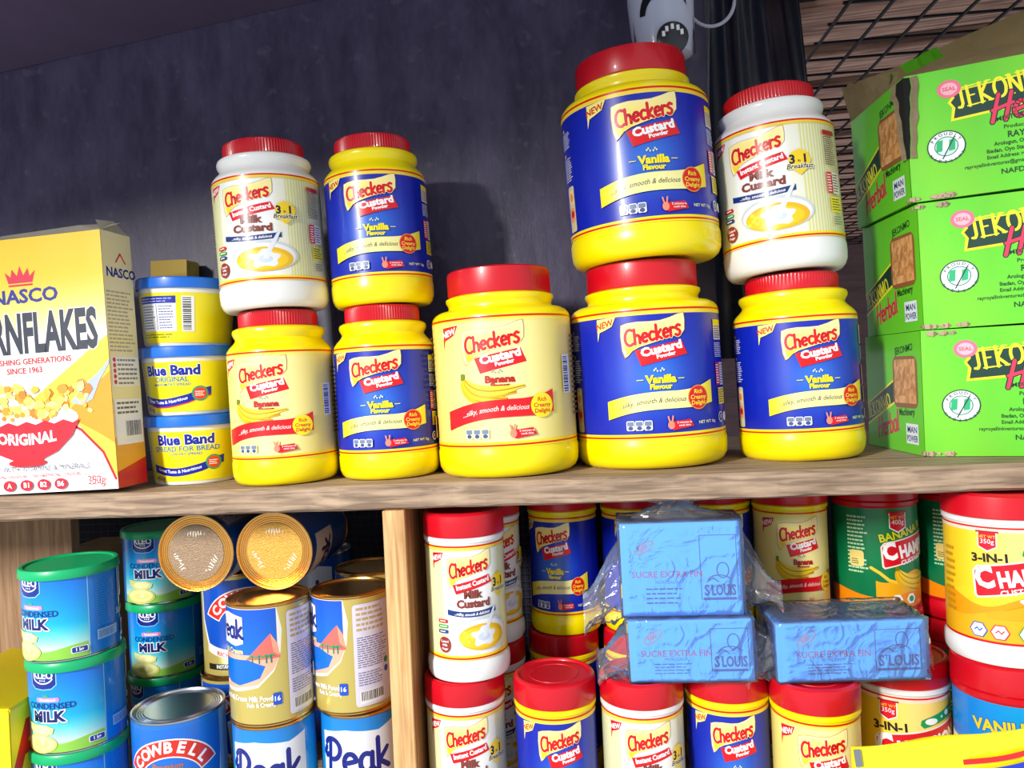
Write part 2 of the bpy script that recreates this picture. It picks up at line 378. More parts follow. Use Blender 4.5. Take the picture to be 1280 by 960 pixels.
def side_blocks(A, s=1, theme='blue'):
    txt = (.9, .9, .95) if theme == 'blue' else (.35, .2, .15)
    for sg in (-1, 1):
        x0 = .62 if sg > 0 else -.80; x1 = x0+.16
        if sg > 0:
            A.rect(x0, .74, x1, .90, (.93, .90, .80)); A.rect(x0, .86, x1, .90, YEL); A.lines(x0+.01, .75, x1-.01, .855, 6, (.3, .3, .3), 4)
            A.lines(x0, .60, x1, .72, 8, txt, 5); A.rect(x0, .38, x0+.07, .56, RED); A.lines(x0+.005, .39, x0+.065, .55, 8, WH, 6); A.rect(x0+.075, .38, x1, .56, (.9, .9, .9)); A.lines(x0+.08, .39, x1-.005, .55, 8, (.4, .4, .4), 8)
            A.rect(x0+.02, .23, x1, .36, YEL); A.lines(x0+.03, .24, x1-.01, .35, 6, (.3, .25, .1), 9)
            A.ell(x0+.04, .13, .042, .042, WH, 18); A.ell(x0+.04, .13, .034, .034, (.1, .25, .4), 18); A.ell(x0+.13, .13, .038, .038, WH, 18); A.text('F', x0+.04, .115, .03, WH, .03)
        else:
            A.rect(x0+.02, .86, x0+.05, .885, YEL); A.lines(x0, .72, x1, .85, 8, txt, 11); A.rect(x0+.02, .66, x0+.05, .685, YEL); A.lines(x0, .46, x1, .65, 10, txt, 12)
            A.rrect(x0+.03, .06, x1-.01, .42, .02, (.85, .8, .6)); A.rrect(x0+.045, .28, x1-.025, .39, .02, (.98, .85, .65)); A.ell(x0+.095, .33, .03, .035, (.95, .6, .2), 14); A.rrect(x0+.045, .14, x1-.025, .25, .02, (.95, .6, .45)); A.ell(x0+.095, .2, .032, .03, (.8, .1, .1), 14)
def label_vanilla(s, U, sx=1, blocks=True, cans=False):
    A = Art(s*sx, s); U = U/sx
    BL = (.05, .13, .66)
    def bf(x, y):
        d = math.hypot((x-.05)/.30, (y-.47)/.3); t = math.exp(-d*d*1.2)*.9; return (BL[0]+(.20-BL[0])*t, BL[1]+(.48-BL[1])*t, BL[2]+(.86-BL[2])*t)
    A.grad(-U, 0, U, 1, 60, 16, bf); borders(A, U, (.97, .85, .3), YEL)
    if blocks: side_blocks(A, 1, 'blue')
    new_flag(A, -.40, .945, CREAM, (.80, .25, .05))
    plate(A, .11, .665, .37, .112, 10); A.text('Custard', .105, .663, .060, WH, .05, rot=10, wx=1.12); A.text('Powder', .135, .628, .029, WH, .04, rot=10, wx=1.1)
    checkers_logo(A, .04, .805, .91)
    flags(A, .07, .515, (.85, .88, .7)); A.text('Vanilla', .08, .432, .056, YEL, .05, wx=1.05); A.text('Flavour', .08, .385, .036, YEL, .05, wx=1.05)
    A.rect(-.10, .455, -.05, .461, YEL); A.rect(.21, .455, .26, .461, YEL)
    banner(A, (.97, .94, .62), (.98, .88, .05), ct=(1, .9, .2)); small_icons(A, -.1, .11, (.92, .94, .98)); hand_badge(A, .20, .11)
    A.text('NET WT 1kg', .45, .10, .022, (.95, .95, .6), .01)
    return A
def bananas(A, cx, cy, k=1):
    for i, (a, b) in enumerate(((0, (.90, .70, .08)), (1, (.95, .78, .10)), (2, (.86, .64, .05)), (3, (.96, .82, .18)))):
        dx = a*.028; P = []
        n = 10; x0, y0 = -.13+.004*a, .085
        pts = [(x0, y0), (x0+.0+dx*.8, .02-.01*a), (x0+.06+dx*1.6, -.05+.02*a), (x0+.20+dx*1.6, -.06+.032*a)]
        def bz(t): return tuple((1-t)**3*pts[0][j]+3*t*(1-t)**2*pts[1][j]+3*t*t*(1-t)*pts[2][j]+t**3*pts[3][j] for j in (0, 1))
        L, Rr = [], []
        for j in range(n+1):
            t = j/n; p = bz(t); q = bz(min(1, t+.01)); p_ = bz(max(0, t-.01)); d = (q[0]-p_[0], q[1]-p_[1]); m = math.hypot(*d) or 1; w = .006+.022*math.sin(PI*min(1, t*1.08))**.7 if t < .92 else .008
            L.append((cx+(p[0]-d[1]/m*w)*k, cy+(p[1]+d[0]/m*w)*k)); Rr.append((cx+(p[0]+d[1]/m*w)*k, cy+(p[1]-d[0]/m*w)*k))
        A.poly(L+Rr[::-1], b); A.stroke([bz_ for bz_ in [((l[0]+r[0])/2, (l[1]+r[1])/2) for l, r in zip(L, Rr)]], .006*k, (.66, .46, .04), cap=0)
    A.rect(cx-.14*k, cy+.08*k, cx-.115*k, cy+.115*k, (.45, .5, .1))
def label_banana(s, U, sx=1, blocks=True):
    A = Art(s*sx, s); U = U/sx
    def bf(x, y):
        t = math.exp(-((x-.1)/.45)**2); return (.96, .87+.04*t, .42+.20*t)
    A.grad(-U, 0, U, 1, 60, 6, bf); borders(A, U, (.97, .90, .45), YEL)
    new_flag(A, -.43, .935, RED, WH)
    plate(A, .08, .665, .37, .112, 10); A.text('Custard', .075, .663, .060, WH, .05, rot=10, wx=1.12); A.text('Powder', .105, .628, .029, WH, .04, rot=10, wx=1.1)
    checkers_logo(A, .01, .805, .91)
    flags(A, .04, .562, (.55, .62, .62)); A.text('Banana', .06, .495, .050, (.70, .08, .08), .05, wx=1.1); A.text('Flavour', .06, .458, .030, (.70, .08, .08), .04, wx=1.1)
    bananas(A, -.06, .41, 1.4); banner(A, (.86, .04, .10), (.86, .04, .10), -.40, .48, True, (.98, .85, .8), YEL, YEL)
    small_icons(A, -.14, .11, (.95, .95, .72)); hand_badge(A, .20, .11)
    if blocks:
        A.barcode(.60, .38, .70, .68, 5); A.lines(.74, .2, .9, .85, 16, (.5, .35, .15), 3); A.lines(-.86, .3, -.64, .9, 14, (.5, .35, .15), 7); A.rect(-.84, .08, -.66, .25, (.95, .7, .3))
    return A
def label_milk(s, U, sx=1, blocks=True, stripe_left=True):
    A = Art(s*sx, s); U = U/sx
    A.rect(-U, 0, U, 1, (.93, .92, .80)); A.up()
    x = -U
    while x < U:
        if not (-.26 < x < .34): A.rect(x, .04, x+.014, .96, (.86, .86, .52), up=False)
        x += .030
    A.grad(-.30, .045, .38, .955, 16, 6, lambda x, y: (.955, .955, .95) if abs(x-.04) < .24 else (.93, .93, .86))
    borders(A, U, (.90, .80, .4), (.9, .8, .4))
    new_flag(A, -.42, .935, RED, WH, .9)
    plate(A, .06, .665, .42, .075, 10); A.text('Instant Custard', .055, .648, .041, WH, .04, rot=10)
    checkers_logo(A, .01, .805, .91)
    A.text('Milk', .05, .545, .065, (.52, .22, .18), .05, wx=1.2); A.text('Custard', .05, .465, .065, (.52, .22, .18), .05, wx=1.2)
    xs = [-.24+.024*i for i in range(24)]; f = lambda x: .405+.30*(x-.04)**2
    A.band(xs, lambda x: f(x)-.025, lambda x: f(x)+.022, (.07, .20, .48)); A.text('...milky, smooth & delicious', .03, .392, .024, WH, .02, shear=.2, warp=lambda a, b: (a, b+.30*(a-.01)**2))
    # bowl of custard with a pour of milk
    A.ell(.14, .23, .31, .145, (.80, .83, .84), 36); A.ell(.14, .225, .29, .125, (.93, .93, .93), 36); A.ell(.14, .20, .265, .115, (.92, .72, .10), 36); A.ell(.12, .195, .24, .09, (.98, .80, .12), 36)
    rr = random.Random(4)
    P = []
    for i in range(36):
        a = 2*PI*i/36; r = .12+.022*math.sin(5*a)+.018*rr.random(); P.append((.15+r*math.cos(a), .205+r*.62*math.sin(a)))
    A.poly(P, (.90, .92, .95)); A.ell(.15, .2, .07, .035, (.80, .84, .90), 20)
    A.poly([(.13, .20), (.15, .26), (.20, .33), (.27, .44), (.31, .46), (.25, .34), (.20, .25), (.18, .20)], (.88, .90, .94))
    for i in range(7): A.ell(-.09+.03*(i % 3)+.01*i, .17+.025*(i % 4), .022, .018, (1, .88, .25), 10)
    for i, c in enumerate(((.85, .1, .15), (.2, .65, .2), (.1, .2, .5))):
        A.rrect(-.36, .33-.045*i, -.245, .362-.045*i, .012, c); A.lines(-.34, .335-.045*i, -.25, .357-.045*i, 1, WH, i)
    A.ell(-.29, .14, .07, .07, (.60, .18, .16), 24)
    for i, t in enumerate(('Custard', '+Milk', '+Sugar')): A.text(t, -.29, .16-.032*i, .02, WH, .02)
    # 3 in 1 shield
    A.poly([(.29, .71), (.36, .74), (.43, .71), (.46, .65), (.43, .58), (.36, .52), (.30, .57), (.27, .65)], (.97, .82, .10)); A.text('3', .30, .62, .07, (.08, .08, .2), .04); A.text('in', .355, .63, .022, (.08, .08, .2), .03); A.text('1', .405, .62, .07, (.08, .08, .2), .04)
    A.text('Breakfast', .36, .575, .04, (.08, .08, .2), .02, shear=.25, out=((.97, .95, .8), .005))
    if blocks:
        A.rect(.60, .86, .76, .90, (.7, .15, .15)); A.lines(.60, .60, .76, .85, 14, (.4, .35, .3), 2); A.rect(.60, .36, .66, .54, RED); A.lines(.605, .37, .655, .53, 7, WH, 3); A.rect(.665, .36, .76, .54, (.95, .93, .85)); A.lines(.67, .37, .755, .53, 7, (.4, .3, .3), 3)
        A.rect(.62, .2, .76, .33, (.96, .9, .1)); A.lines(.63, .21, .75, .32, 5, (.3, .3, .2), 5); A.lines(.64, .09, .76, .17, 4, (.5, .5, .4), 5); A.lines(-.85, .3, -.66, .9, 16, (.6, .5, .4), 6)
    return A
def champion_plate(A, cx, cy, k=1):
    A.poly([(cx-.36*k, cy+.07*k), (cx-.33*k, cy+.11*k), (cx+.36*k, cy+.235*k), (cx+.38*k, cy+.02*k), (cx-.0*k, cy-.055*k), (cx-.33*k, cy-.13*k), (cx-.35*k, cy-.11*k)], (.98, .9, .85))
    A.poly([(cx-.345*k, cy+.065*k), (cx-.32*k, cy+.10*k), (cx+.35*k, cy+.22*k), (cx+.365*k, cy+.03*k), (cx-.0*k, cy-.045*k), (cx-.325*k, cy-.115*k), (cx-.335*k, cy-.10*k)], (.83, .03, .13))
    A.text('C', cx-.27*k, cy-.04*k, .145*k, WH, .05, rot=10, wx=.8); A.text('HAMPION', cx+.06*k, cy+.01*k, .105*k, WH, .05, rot=10, wx=.72)
    A.text('CUSTARD POWDER', cx+.08*k, cy-.052*k, .040*k, WH, .02, rot=10)
def weight_badge(A, x, y, t, k=1):
    A.poly([(x-.085*k, y), (x+.085*k, y), (x+.085*k, y-.15*k), (x, y-.20*k), (x-.085*k, y-.15*k)], WH); A.poly([(x-.075*k, y+.005), (x+.075*k, y+.005), (x+.075*k, y-.145*k), (x, y-.185*k), (x-.075*k, y-.145*k)], (.83, .05, .15))
    A.rect(x-.1*k, y-.005*k, x+.1*k, y+.012*k, (.7, .03, .12)); A.text('NET WT.', x, y-.06*k, .028*k, (1, .75, .2), .02); A.text(t, x, y-.115*k, .044*k, WH, .0)
def label_champion(s, U, kind='three'):
    A = Art(s); Y2 = (.985, .78, .05)
    if kind == 'three':
        A.grad(-U, 0, U, 1, 50, 14, lambda x, y: (.98, .80+.06*math.exp(-((x-.05)/.3)**2), .12+.38*math.exp(-((x-.1)/.28)**2)*max(0, min(1, (y-.3)/.4))))
        A.poly([(-.5, .38), (-.34, .46), (-.2, .42), (-.3, .36), (-.42, .33)], (.98, .83, .15))
        A.band([-U+U*2*i/60 for i in range(61)], lambda x: 0, lambda x: .36+.05*math.sin(x*9), (.95, .62, .03)); A.band([-U+U*2*i/60 for i in range(61)], lambda x: 0, lambda x: .25+.05*math.sin(x*7+1.3), (.97, .70, .08))
        A.rect(-U, 0, U, .02, RED); A.rect(-U, .955, U, .985, (.98, .86, .75)); A.rect(-U, .985, U, 1, RED)
        A.text('3-IN-1', -.12, .70, .068, (.12, .10, .10), .04, al='c', rot=3, wx=1.1)
        A.oy += .07*A.sy; A.poly([(.12, .70), (.15, .67), (.5, .75), (.72, .82), (.74, .90), (.5, .84), (.17, .755), (.13, .74)], (.05, .60, .30)); A.ell(.22, .725, .06, .028, WH, 16); A.text('+', .33, .735, .035, WH, .04); A.ell(.40, .775, .03, .025, WH, 12); A.text('+', .47, .77, .035, WH, .04); A.ell(.55, .81, .03, .025, WH, 12); A.oy -= .07*A.sy
        champion_plate(A, .17, .53, 1.18); weight_badge(A, -.13, .955, '350g', .85)
        rr = random.Random(2); P = []
        for i in range(40):
            a = 2*PI*i/40; r = .17+.05*math.sin(7*a)*rr.random()+.02*math.sin(3*a); P.append((.32+r*1.2*math.cos(a), .36+r*.5*math.sin(a)))
        A.poly(P, (.96, .95, .90)); A.ell(.33, .35, .10, .035, (.90, .88, .80), 20); A.band([-.15+.03*i for i in range(30)], lambda x: .22, lambda x: .30+.04*math.sin(9*x), (.96, .66, .05))
        for i, (x, c) in enumerate(((-.22, (.1, .35, .8)), (-.06, (.85, .1, .3)), (.14, (.1, .6, .3)))):
            A.poly([(x+.072*math.cos(j*PI/3), .105+.072*math.sin(j*PI/3)) for j in range(6)], c); A.poly([(x+.062*math.cos(j*PI/3), .105+.062*math.sin(j*PI/3)) for j in range(6)], WH); A.stroke([(x-.03, .10), (x-.01, .12), (x+.01, .095), (x+.03, .12)], .01, c)
        A.rect(.22, .055, .7, .14, (.1, .62, .32)); A.lines(.25, .07, .6, .13, 2, WH, 3); A.lines(-.55, .2, -.42, .8, 10, (.8, .6, .1), 4)
    else:
        G = (.02, .45, .25) if kind == 'banana' else (.02, .50, .86)
        A.grad(-U, 0, U, 1, 40, 10, lambda x, y: (G[0]+.05*math.sin(x*5), G[1]+.12*math.exp(-((x)/.3)**2)*y, G[2]+.02)); 
        if kind == 'banana':
            A.lines(-.50, .35, -.30, .93, 15, (.75, .88, .7), 3); A.rrect(-.48, .42, -.34, .58, .03, (.95, .85, .5)); A.lines(-.46, .44, -.38, .5, 3, (.3, .3, .2), 2)
            A.text('BANANA FLAVOUR', .26, .765, .075, (.85, .88, .1), .03, rot=12, wx=.95, out=((.02, .30, .15), .007)); A.text('400g', -.0, .85, .03, WH)
            A.band([-.24+.03*i for i in range(40)], lambda x: 0, lambda x: .32+.06*math.sin(9*x)+.10*max(0, .0-x), (.95, .68, .08)); A.band([-U+2*U*i/40 for i in range(41)], lambda x: 0, lambda x: .16+.03*math.sin(7*x), (.95, .55, .05))
            A.stroke([(-.28, .42), (-.2, .37), (-.12, .30), (-.02, .27)], .03, (.97, .8, .2)); bananas(A, .15, .27, 1.5)
            champion_plate(A, .20, .55, 1.08); weight_badge(A, -.02, .96, '400g')
        else:
            A.band([-U+2*U*i/60 for i in range(61)], lambda x: 0, lambda x: .74+.10*math.sin(x*2.4-.3), (.95, .93, .75)); A.rect(-U, 0, U, .4, (.97, .75, .1))
            A.text('VANILLA FLAVOUR', .10, .82, .08, (.92, .80, .1), .035, rot=5, wx=.95, out=((.05, .4, .7), .006)); champion_plate(A, .12, .61, 1.0)
        A.rect(-U, 0, U, .03, (.7, .03, .1))
        for x, c in ((-.05, (.85, .1, .3)), (.1, (.1, .6, .3))): A.poly([(x+.055*math.cos(j*PI/3), .11+.055*math.sin(j*PI/3)) for j in range(6)], WH); A.ell(x, .11, .03, .03, c, 10)
    return A
def label_kleo(s, U):
    A = Art(s)
    def bf(x, y):
        t = max(0, min(1, (y-.25)/.65)); b = (.03+.0*t, .46*t+.76*(1-t), .90)
        if y < .42: k = (.42-y)/.42; b = (b[0]+(.80-b[0])*min(1, k*1.4), b[1]+(.90-b[1])*min(1, k*1.4), b[2]+(.86-b[2])*min(1, k*1.4))
        if y < .12: b = (.55, .78, .30)
        return b
    A.grad(-U, 0, U, 1, 50, 24, bf); A.rect(.42, 0, U, 1, (.02, .50, .88)); A.rect(-U, 0, -.62, 1, (.02, .50, .88)); A.rect(.415, 0, .425, 1, (.55, .8, .95))
    xs = [-.6+1.0*i/30 for i in range(31)]; A.band(xs, lambda x: 0, lambda x: .10+.12*max(0, x-.0)+.02*math.sin(6*x), (.55, .80, .28))
    A.poly([(-.42, 1.0), (-.42, .78), (-.36, .73), (-.25, .72), (-.14, .73), (-.08, .78), (-.08, 1.0)], (.55, .8, .95)); A.poly([(-.41, 1.0), (-.41, .785), (-.355, .74), (-.25, .73), (-.145, .74), (-.09, .785), (-.09, 1.0)], (.03, .16, .55))
    A.text('KLEO', -.25, .855, .075, WH, .03); A.stroke(arc(-.25, .88, .13, .085, 200, 340), .014, WH); A.stroke(arc(-.25, .94, .03, .02, 0, 180, 5), .012, WH)
    for i in range(3): A.ell(-.28+.03*i, .83, .009, .009, WH, 6)
    A.ell(-.22, .655, .04, .012, (.2, .7, .3), 10); A.rrect(-.34, .585, -.06, .635, .02, (.95, .55, .75)); A.text('Sweetened', -.2, .595, .03, WH, .03)
    A.text('CONDENSED', -.18, .505, .066, (.04, .20, .55), .015); A.text('MILK', -.19, .36, .115, (.06, .12, .42), .05, wx=1.05, out=(WH, .012))
    # spoon and pour
    A.ell(-.32, .10, .22, .11, (.80, .82, .45), 24); A.ell(-.32, .11, .19, .085, (.93, .92, .62), 24); A.ell(-.30, .10, .11, .045, (.86, .86, .50), 20)
    A.poly([(-.34, .23), (-.26, .20), (-.25, .10), (-.29, .08), (-.31, .12), (-.32, .2)], (.95, .93, .68)); A.poly([(-.50, .34), (-.48, .26), (-.38, .20), (-.25, .19), (-.15, .22), (-.13, .28), (-.22, .32), (-.36, .32)], (.88, .87, .55)); A.ell(-.29, .265, .12, .045, (.96, .94, .70), 18)
    A.rrect(.22, .05, .40, .125, .02, WH); A.rrect(.23, .057, .39, .118, .015, (.05, .2, .6)); A.text('1 kg', .31, .072, .035, WH, .04)
    A.lines(.50, .30, .80, .95, 22, (.30, .65, .92), 4, .25); A.rect(.5, .14, .8, .26, (.55, .75, .92)); A.lines(.52, .16, .78, .24, 4, (.2, .35, .7), 3)
    A.rect(.86, .55, 1.14, .93, (.80, .85, .92)); A.lines(.88, .57, 1.12, .91, 12, (.35, .4, .5), 4); A.text('Star Shop', 1.0, .36, .07, (.85, .92, .97), .03); A.barcode(.90, .06, 1.14, .26, 4, False)
    return A
GOLDA = (.86, .78, .42, .55)
def label_peak(s, U, kind='gold'):
    A = Art(s)
    if kind == 'gold':
        A.rect(-U, 0, U, 1, GOLDA)
        A.poly([(-.62, .27), (-.62, 1), (.06, 1), (.10, .80), (.08, .60), (.02, .45), (-.12, .32), (-.35, .27)], (.93, .90, .85)); A.grad(-.60, .60, .055, .995, 8, 6, lambda x, y: (.05, .33+.25*(1-y), .80))
        A.poly([(-.60, .60), (.08, .60), (.01, .46), (-.12, .345), (-.35, .30), (-.60, .30)], (.98, .70, .58)); A.poly([(-.60, .55), (-.20, .56), (-.05, .50), (-.10, .40), (-.3, .33), (-.60, .36)], (.02, .42, .82))
        A.poly([(-.22, .56), (-.06, .72), (.0, .78), (.05, .70), (.075, .56)], (.92, .42, .38)); A.poly([(-.0, .78), (.05, .70), (.07, .58), (.02, .62)], (.98, .62, .5))
        for x in (-.16, -.10, -.04, .0): A.stroke([(x, .53), (x, .59)], .012, (.05, .45, .35)); A.stroke([(x-.03, .58), (x, .60), (x+.03, .58)], .012, (.1, .6, .4))
        A.poly([(-.58, .93), (-.42, .965), (-.24, .93), (-.24, .70), (-.32, .675), (-.46, .69), (-.58, .665)], WH); A.script('Peak', -.41, .745, .19, .03, (.08, .12, .50), wx=.85)
        A.text('Full Cream', -.38, .61, .042, (.98, .90, .6), .03); A.text('Instant Full Cream Milk Powder', -.27, .20, .042, WH, .03, wx=.8); A.text('Rich & Creamy', -.10, .15, .035, WH, .03, wx=.8); A.rrect(.0, .155, .075, .26, .012, (.1, .3, .75)); A.text('16', .037, .19, .04, WH, .02)
        A.rrect(.14, .04, .52, .95, .03, (.86, .85, .93)); A.lines(.17, .70, .48, .93, 5, (.75, .65, .45), 2, .5); A.lines(.17, .38, .48, .66, 14, (.45, .45, .6), 5); A.ell(.45, .40, .025, .03, (.05, .55, .35), 12); A.ell(.45, .32, .025, .03, (.1, .3, .7), 12)
        A.lines(.17, .22, .40, .35, 6, (.5, .5, .65), 7); A.barcode(.18, .06, .42, .18, 6, False)
        for y in (.85, .66, .47): A.rect(.60, y, .9, y+.13, (.88, .86, .92)); A.lines(.61, y+.01, .89, y+.12, 5, (.4, .4, .5), int(y*50))
    elif kind == 'blue':
        A.grad(-U, 0, U, 1, 20, 8, lambda x, y: (.10, .50+.22*(1-y), .84)); A.poly([(-.42, .86), (-.16, .90), (.14, .87), (.30, .92), (.30, .42), (.1, .40), (-.2, .44), (-.42, .38)], (.90, .92, .95)); A.script('Peak', -.06, .52, .34, .045, (.08, .14, .52), wx=.85)
        A.text('Full Cream', -.05, .30, .07, WH, .03); A.poly([(-.6, 0), (-.5, .30), (-.38, .45), (-.40, .22), (-.3, .0)], (.25, .65, .35)); A.ell(.42, .32, .13, .12, (.95, .60, .25), 18); A.rect(.55, 0, U, 1, (.20, .18, .16)); A.lines(.58, .1, .85, .92, 20, (.75, .72, .6), 4)
        A.poly([(-.7, .0), (-.2, .25), (.3, .0)], (.93, .55, .45))
    else:   # dark lying tins
        A.rect(-U, 0, U, 1, (.03, .13, .42)); A.grad(-.55, 0, .55, 1, 4, 4, lambda x, y: (.03, .25+.15*x, .68)); A.poly([(-.35, .9), (.0, .92), (.25, .88), (.25, .45), (.0, .48), (-.35, .42)], (.85, .87, .92)); A.script('Peak', -.06, .52, .26, .04, (.08, .12, .45), wx=.85)
        for i in range(5):
            x0 = -1.55+i*.62
            if abs(x0) > .6: A.rect(x0, .05, x0+.44, .95, (.45, .42, .52)); A.lines(x0+.02, .08, x0+.42, .92, 22, (.85, .85, .9), i)
    return A
def arc_text(A, t, cx, cy, R, h, col, a0, a1, bold=.04, wx=1):
    n = len(t)
    for i, ch in enumerate(t):
        a = a0+(a1-a0)*(i+.5)/n; A.text(ch, cx+R*math.cos(rad(a)), cy+R*math.sin(rad(a)), h, col, bold, rot=a-90, wx=wx, up=(i == 0))
def label_cowbell(s, U, kind='gold'):
    A = Art(s)
    A.rect(-U, 0, U, 1, GOLDA if kind == 'gold' else (.10, .45, .82)); A.poly([(-.5, .97), (-.48, .55), (-.40, .30), (-.2, .18), (.3, .18), (.5, .4), (.55, .97)], (.93, .93, .95)); A.poly([(-.48, .97), (-.46, .56), (-.38, .32), (-.19, .20), (.28, .20), (.48, .42), (.53, .97)], (.05, .30, .72) if kind == 'gold' else (.10, .42, .82))
    if kind != 'gold': A.rect(.5, 0, U, 1, (.42, .68, .90)); A.lines(.55, .05, 1.0, .9, 22, (.30, .55, .85), 3, .2)
    R1, R2 = .42, .28; P = arc(.02, .45, R1*1.05, R1, 155, 25, 16)+arc(.02, .45, R2*1.05, R2, 25, 155, 16)
    A.poly([(x*1.0, y) for x, y in arc(.02, .45, R1*1.08, R1*1.03, 157, 23, 16)+arc(.02, .45, R2*1.02, R2*.96, 23, 157, 16)], (.97, .93, .9)); A.poly(P, (.86, .16, .10)); arc_text(A, 'COWBELL', .02, .45, .315, .09, WH, 152, 28)
    A.poly([(-.15, .58), (.19, .58), (.17, .26), (.12, .2), (-.08, .2), (-.12, .26)], (.82, .88, .93)); A.ell(.02, .58, .17, .035, (.96, .97, .98), 20); A.ell(.05, .40, .07, .08, (.2, .45, .8), 18); A.ell(.05, .40, .05, .058, (.8, .88, .95), 18)
    A.text('Premium', .0, .62, .05, (.75, .45, .15), .02, shear=.3); xs = [-.40+.8*i/16 for i in range(17)]; A.band(xs, lambda x: .16+.9*x*x*.6, lambda x: .25+.9*x*x*.6, (.95, .85, .83)); A.text('RICH CREAMY TASTE', 0, .175, .04, (.75, .1, .1), .03, warp=lambda a, b: (a, b+.5*a*a)); A.rect(-.4, .06, .4, .12, (.15, .13, .10)); A.text('INSTANT FILLED MILK POWDER', 0, .075, .035, WH, .02, wx=.8)
    if kind == 'gold': A.rect(.5, .0, .8, 1, (.45, .55, .1)); A.rect(.56, .3, .8, .6, WH)
    return A

# ------------------------------------------------------------------ containers
_mc = {}
def jar_meshes(kind, R, H, label_fn, col):
    key = ('jar', kind, R, H, label_fn.__name__)
    if key in _mc: return _mc[key]
    if kind == 'small':
        P = [(.5, .012), (.84, .0), (.90, .004), (.955, .022), (.99, .05), (1.0, .09), (1.0, .125), (.985, .142), (.985, .762), (.975, .772), (.93, .792), (.865, .812), (.825, .828), (.815, .838), (.835, .85), (.862, .866), (.868, .88), (.855, .893), (.80, .903), (.70, .908), (.70, .93)]
        lr, lz, l0, l1 = .742, .908, .146, .758
    else:
        P = [(.5, .012), (.84, .0), (.90, .004), (.955, .02), (.99, .045), (1.0, .08), (1.0, .12), (.985, .138), (.985, .755), (.975, .768), (.94, .784), (.88, .796), (.79, .803), (.745, .81), (.738, .825), (.752, .836), (.775, .85), (.772, .862), (.72, .870), (.70, .875), (.70, .9)]
        lr, lz, l0, l1 = .738, .872, .142, .752
    body = lathe_mesh('jar_body', [(r*R, z*H) for r, z in P], 96); body.materials.append(col)
    L = [(.7, lz), (lr-.012, lz), (lr, lz+.006), (lr, .975), (lr-.012, .99), (lr-.05, .998), (lr-.10, 1.0), (lr-.12, .996), (.02, .996)]
    lid = lathe_mesh('jar_lid', [(r*R, z*H) for r, z in L], 176, (lz*H+.005*H, .978*H, 0, .0012)); lid.materials.append(M_RED)
    s = (l1-l0)*H; A = label_fn(s, PI*R*.985/s*.999); lab = A.mesh('label', (R*.988, 0, 0), R*.988*2*PI/96)
    _mc[key] = (body, lid, lab, l0*H); return _mc[key]
def mk_jar(kind, R, H, label_fn, col, loc, yaw, lean, label, group=None):
    b, l, a, z = jar_meshes(kind, R, H, label_fn, col)
    t = empty('custard_jar', loc, (lean[1], lean[0], rad(yaw))); tag(t, label, 'jar', group)
    link('body', b, None, t); link('lid', l, None, t); o = link('paper_label', a, None, t); o.location.z = z
    return t
def rotm(lean): return Matrix.Rotation(lean[0], 3, 'Y') @ Matrix.Rotation(lean[1], 3, 'X')
def canister_meshes(R, H, A, col, key):
    if key in _mc: return _mc[key]
    P = [(.5, .01), (.88, 0), (.96, .006), (1.0, .03), (1.01, .07), (1.0, .105), (.965, .122), (.955, .13), (.955, .815), (.965, .822), (.985, .828), (.985, .85), (.93, .86), (.85, .866), (.85, .89)]
    body = lathe_mesh('canister_body', [(r*R, z*H) for r, z in P], 96); body.materials.append(col)
    L = [(.8, .858), (.975, .858), (.99, .864), (.985, .97), (.97, .985), (.93, .997), (.88, 1.0), (.86, .996), (.84, .985), (.60, .985), (.59, .989), (.57, .989), (.56, .985), (.02, .985)]
    lid = lathe_mesh('canister_lid', [(r*R, z*H) for r, z in L], 160, (.866*H, .972*H, 0, .0010)); lid.materials.append(M_RED)
    s = (.812-.132)*H; a = A(s, PI*R*.958/s*.999).mesh('label', (R*.958, 0, 0), R*.958*2*PI/96)
    _mc[key] = (body, lid, a, .132*H); return _mc[key]
def mk_canister(flav, R, H, loc, yaw, label, lean=(0, 0), group=None, s=1):
    fn = {'vanilla': (lambda a, b: label_vanilla(a, b, .78, False), M_YEL), 'milk': (lambda a, b: label_milk(a, b, .80, False), M_WHT), 'banana': (lambda a, b: label_banana(a, b, .80, False), M_YEL),
          'champ3': (lambda a, b: label_champion(a, b, 'three'), M_WHT), 'champb': (lambda a, b: label_champion(a, b, 'banana'), M_RED), 'champv': (lambda a, b: label_champion(a, b, 'vanilla'), M_RED)}[flav]
    b, l, a, z = canister_meshes(R, H, fn[0], fn[1], ('can', flav, R, H))
    t = empty('custard_canister', loc, (lean[1], lean[0], rad(yaw))); tag(t, label, 'canister', group)
    link('body', b, None, t); link('lid', l, None, t); o = link('paper_label', a, None, t); o.location.z = z
    return t
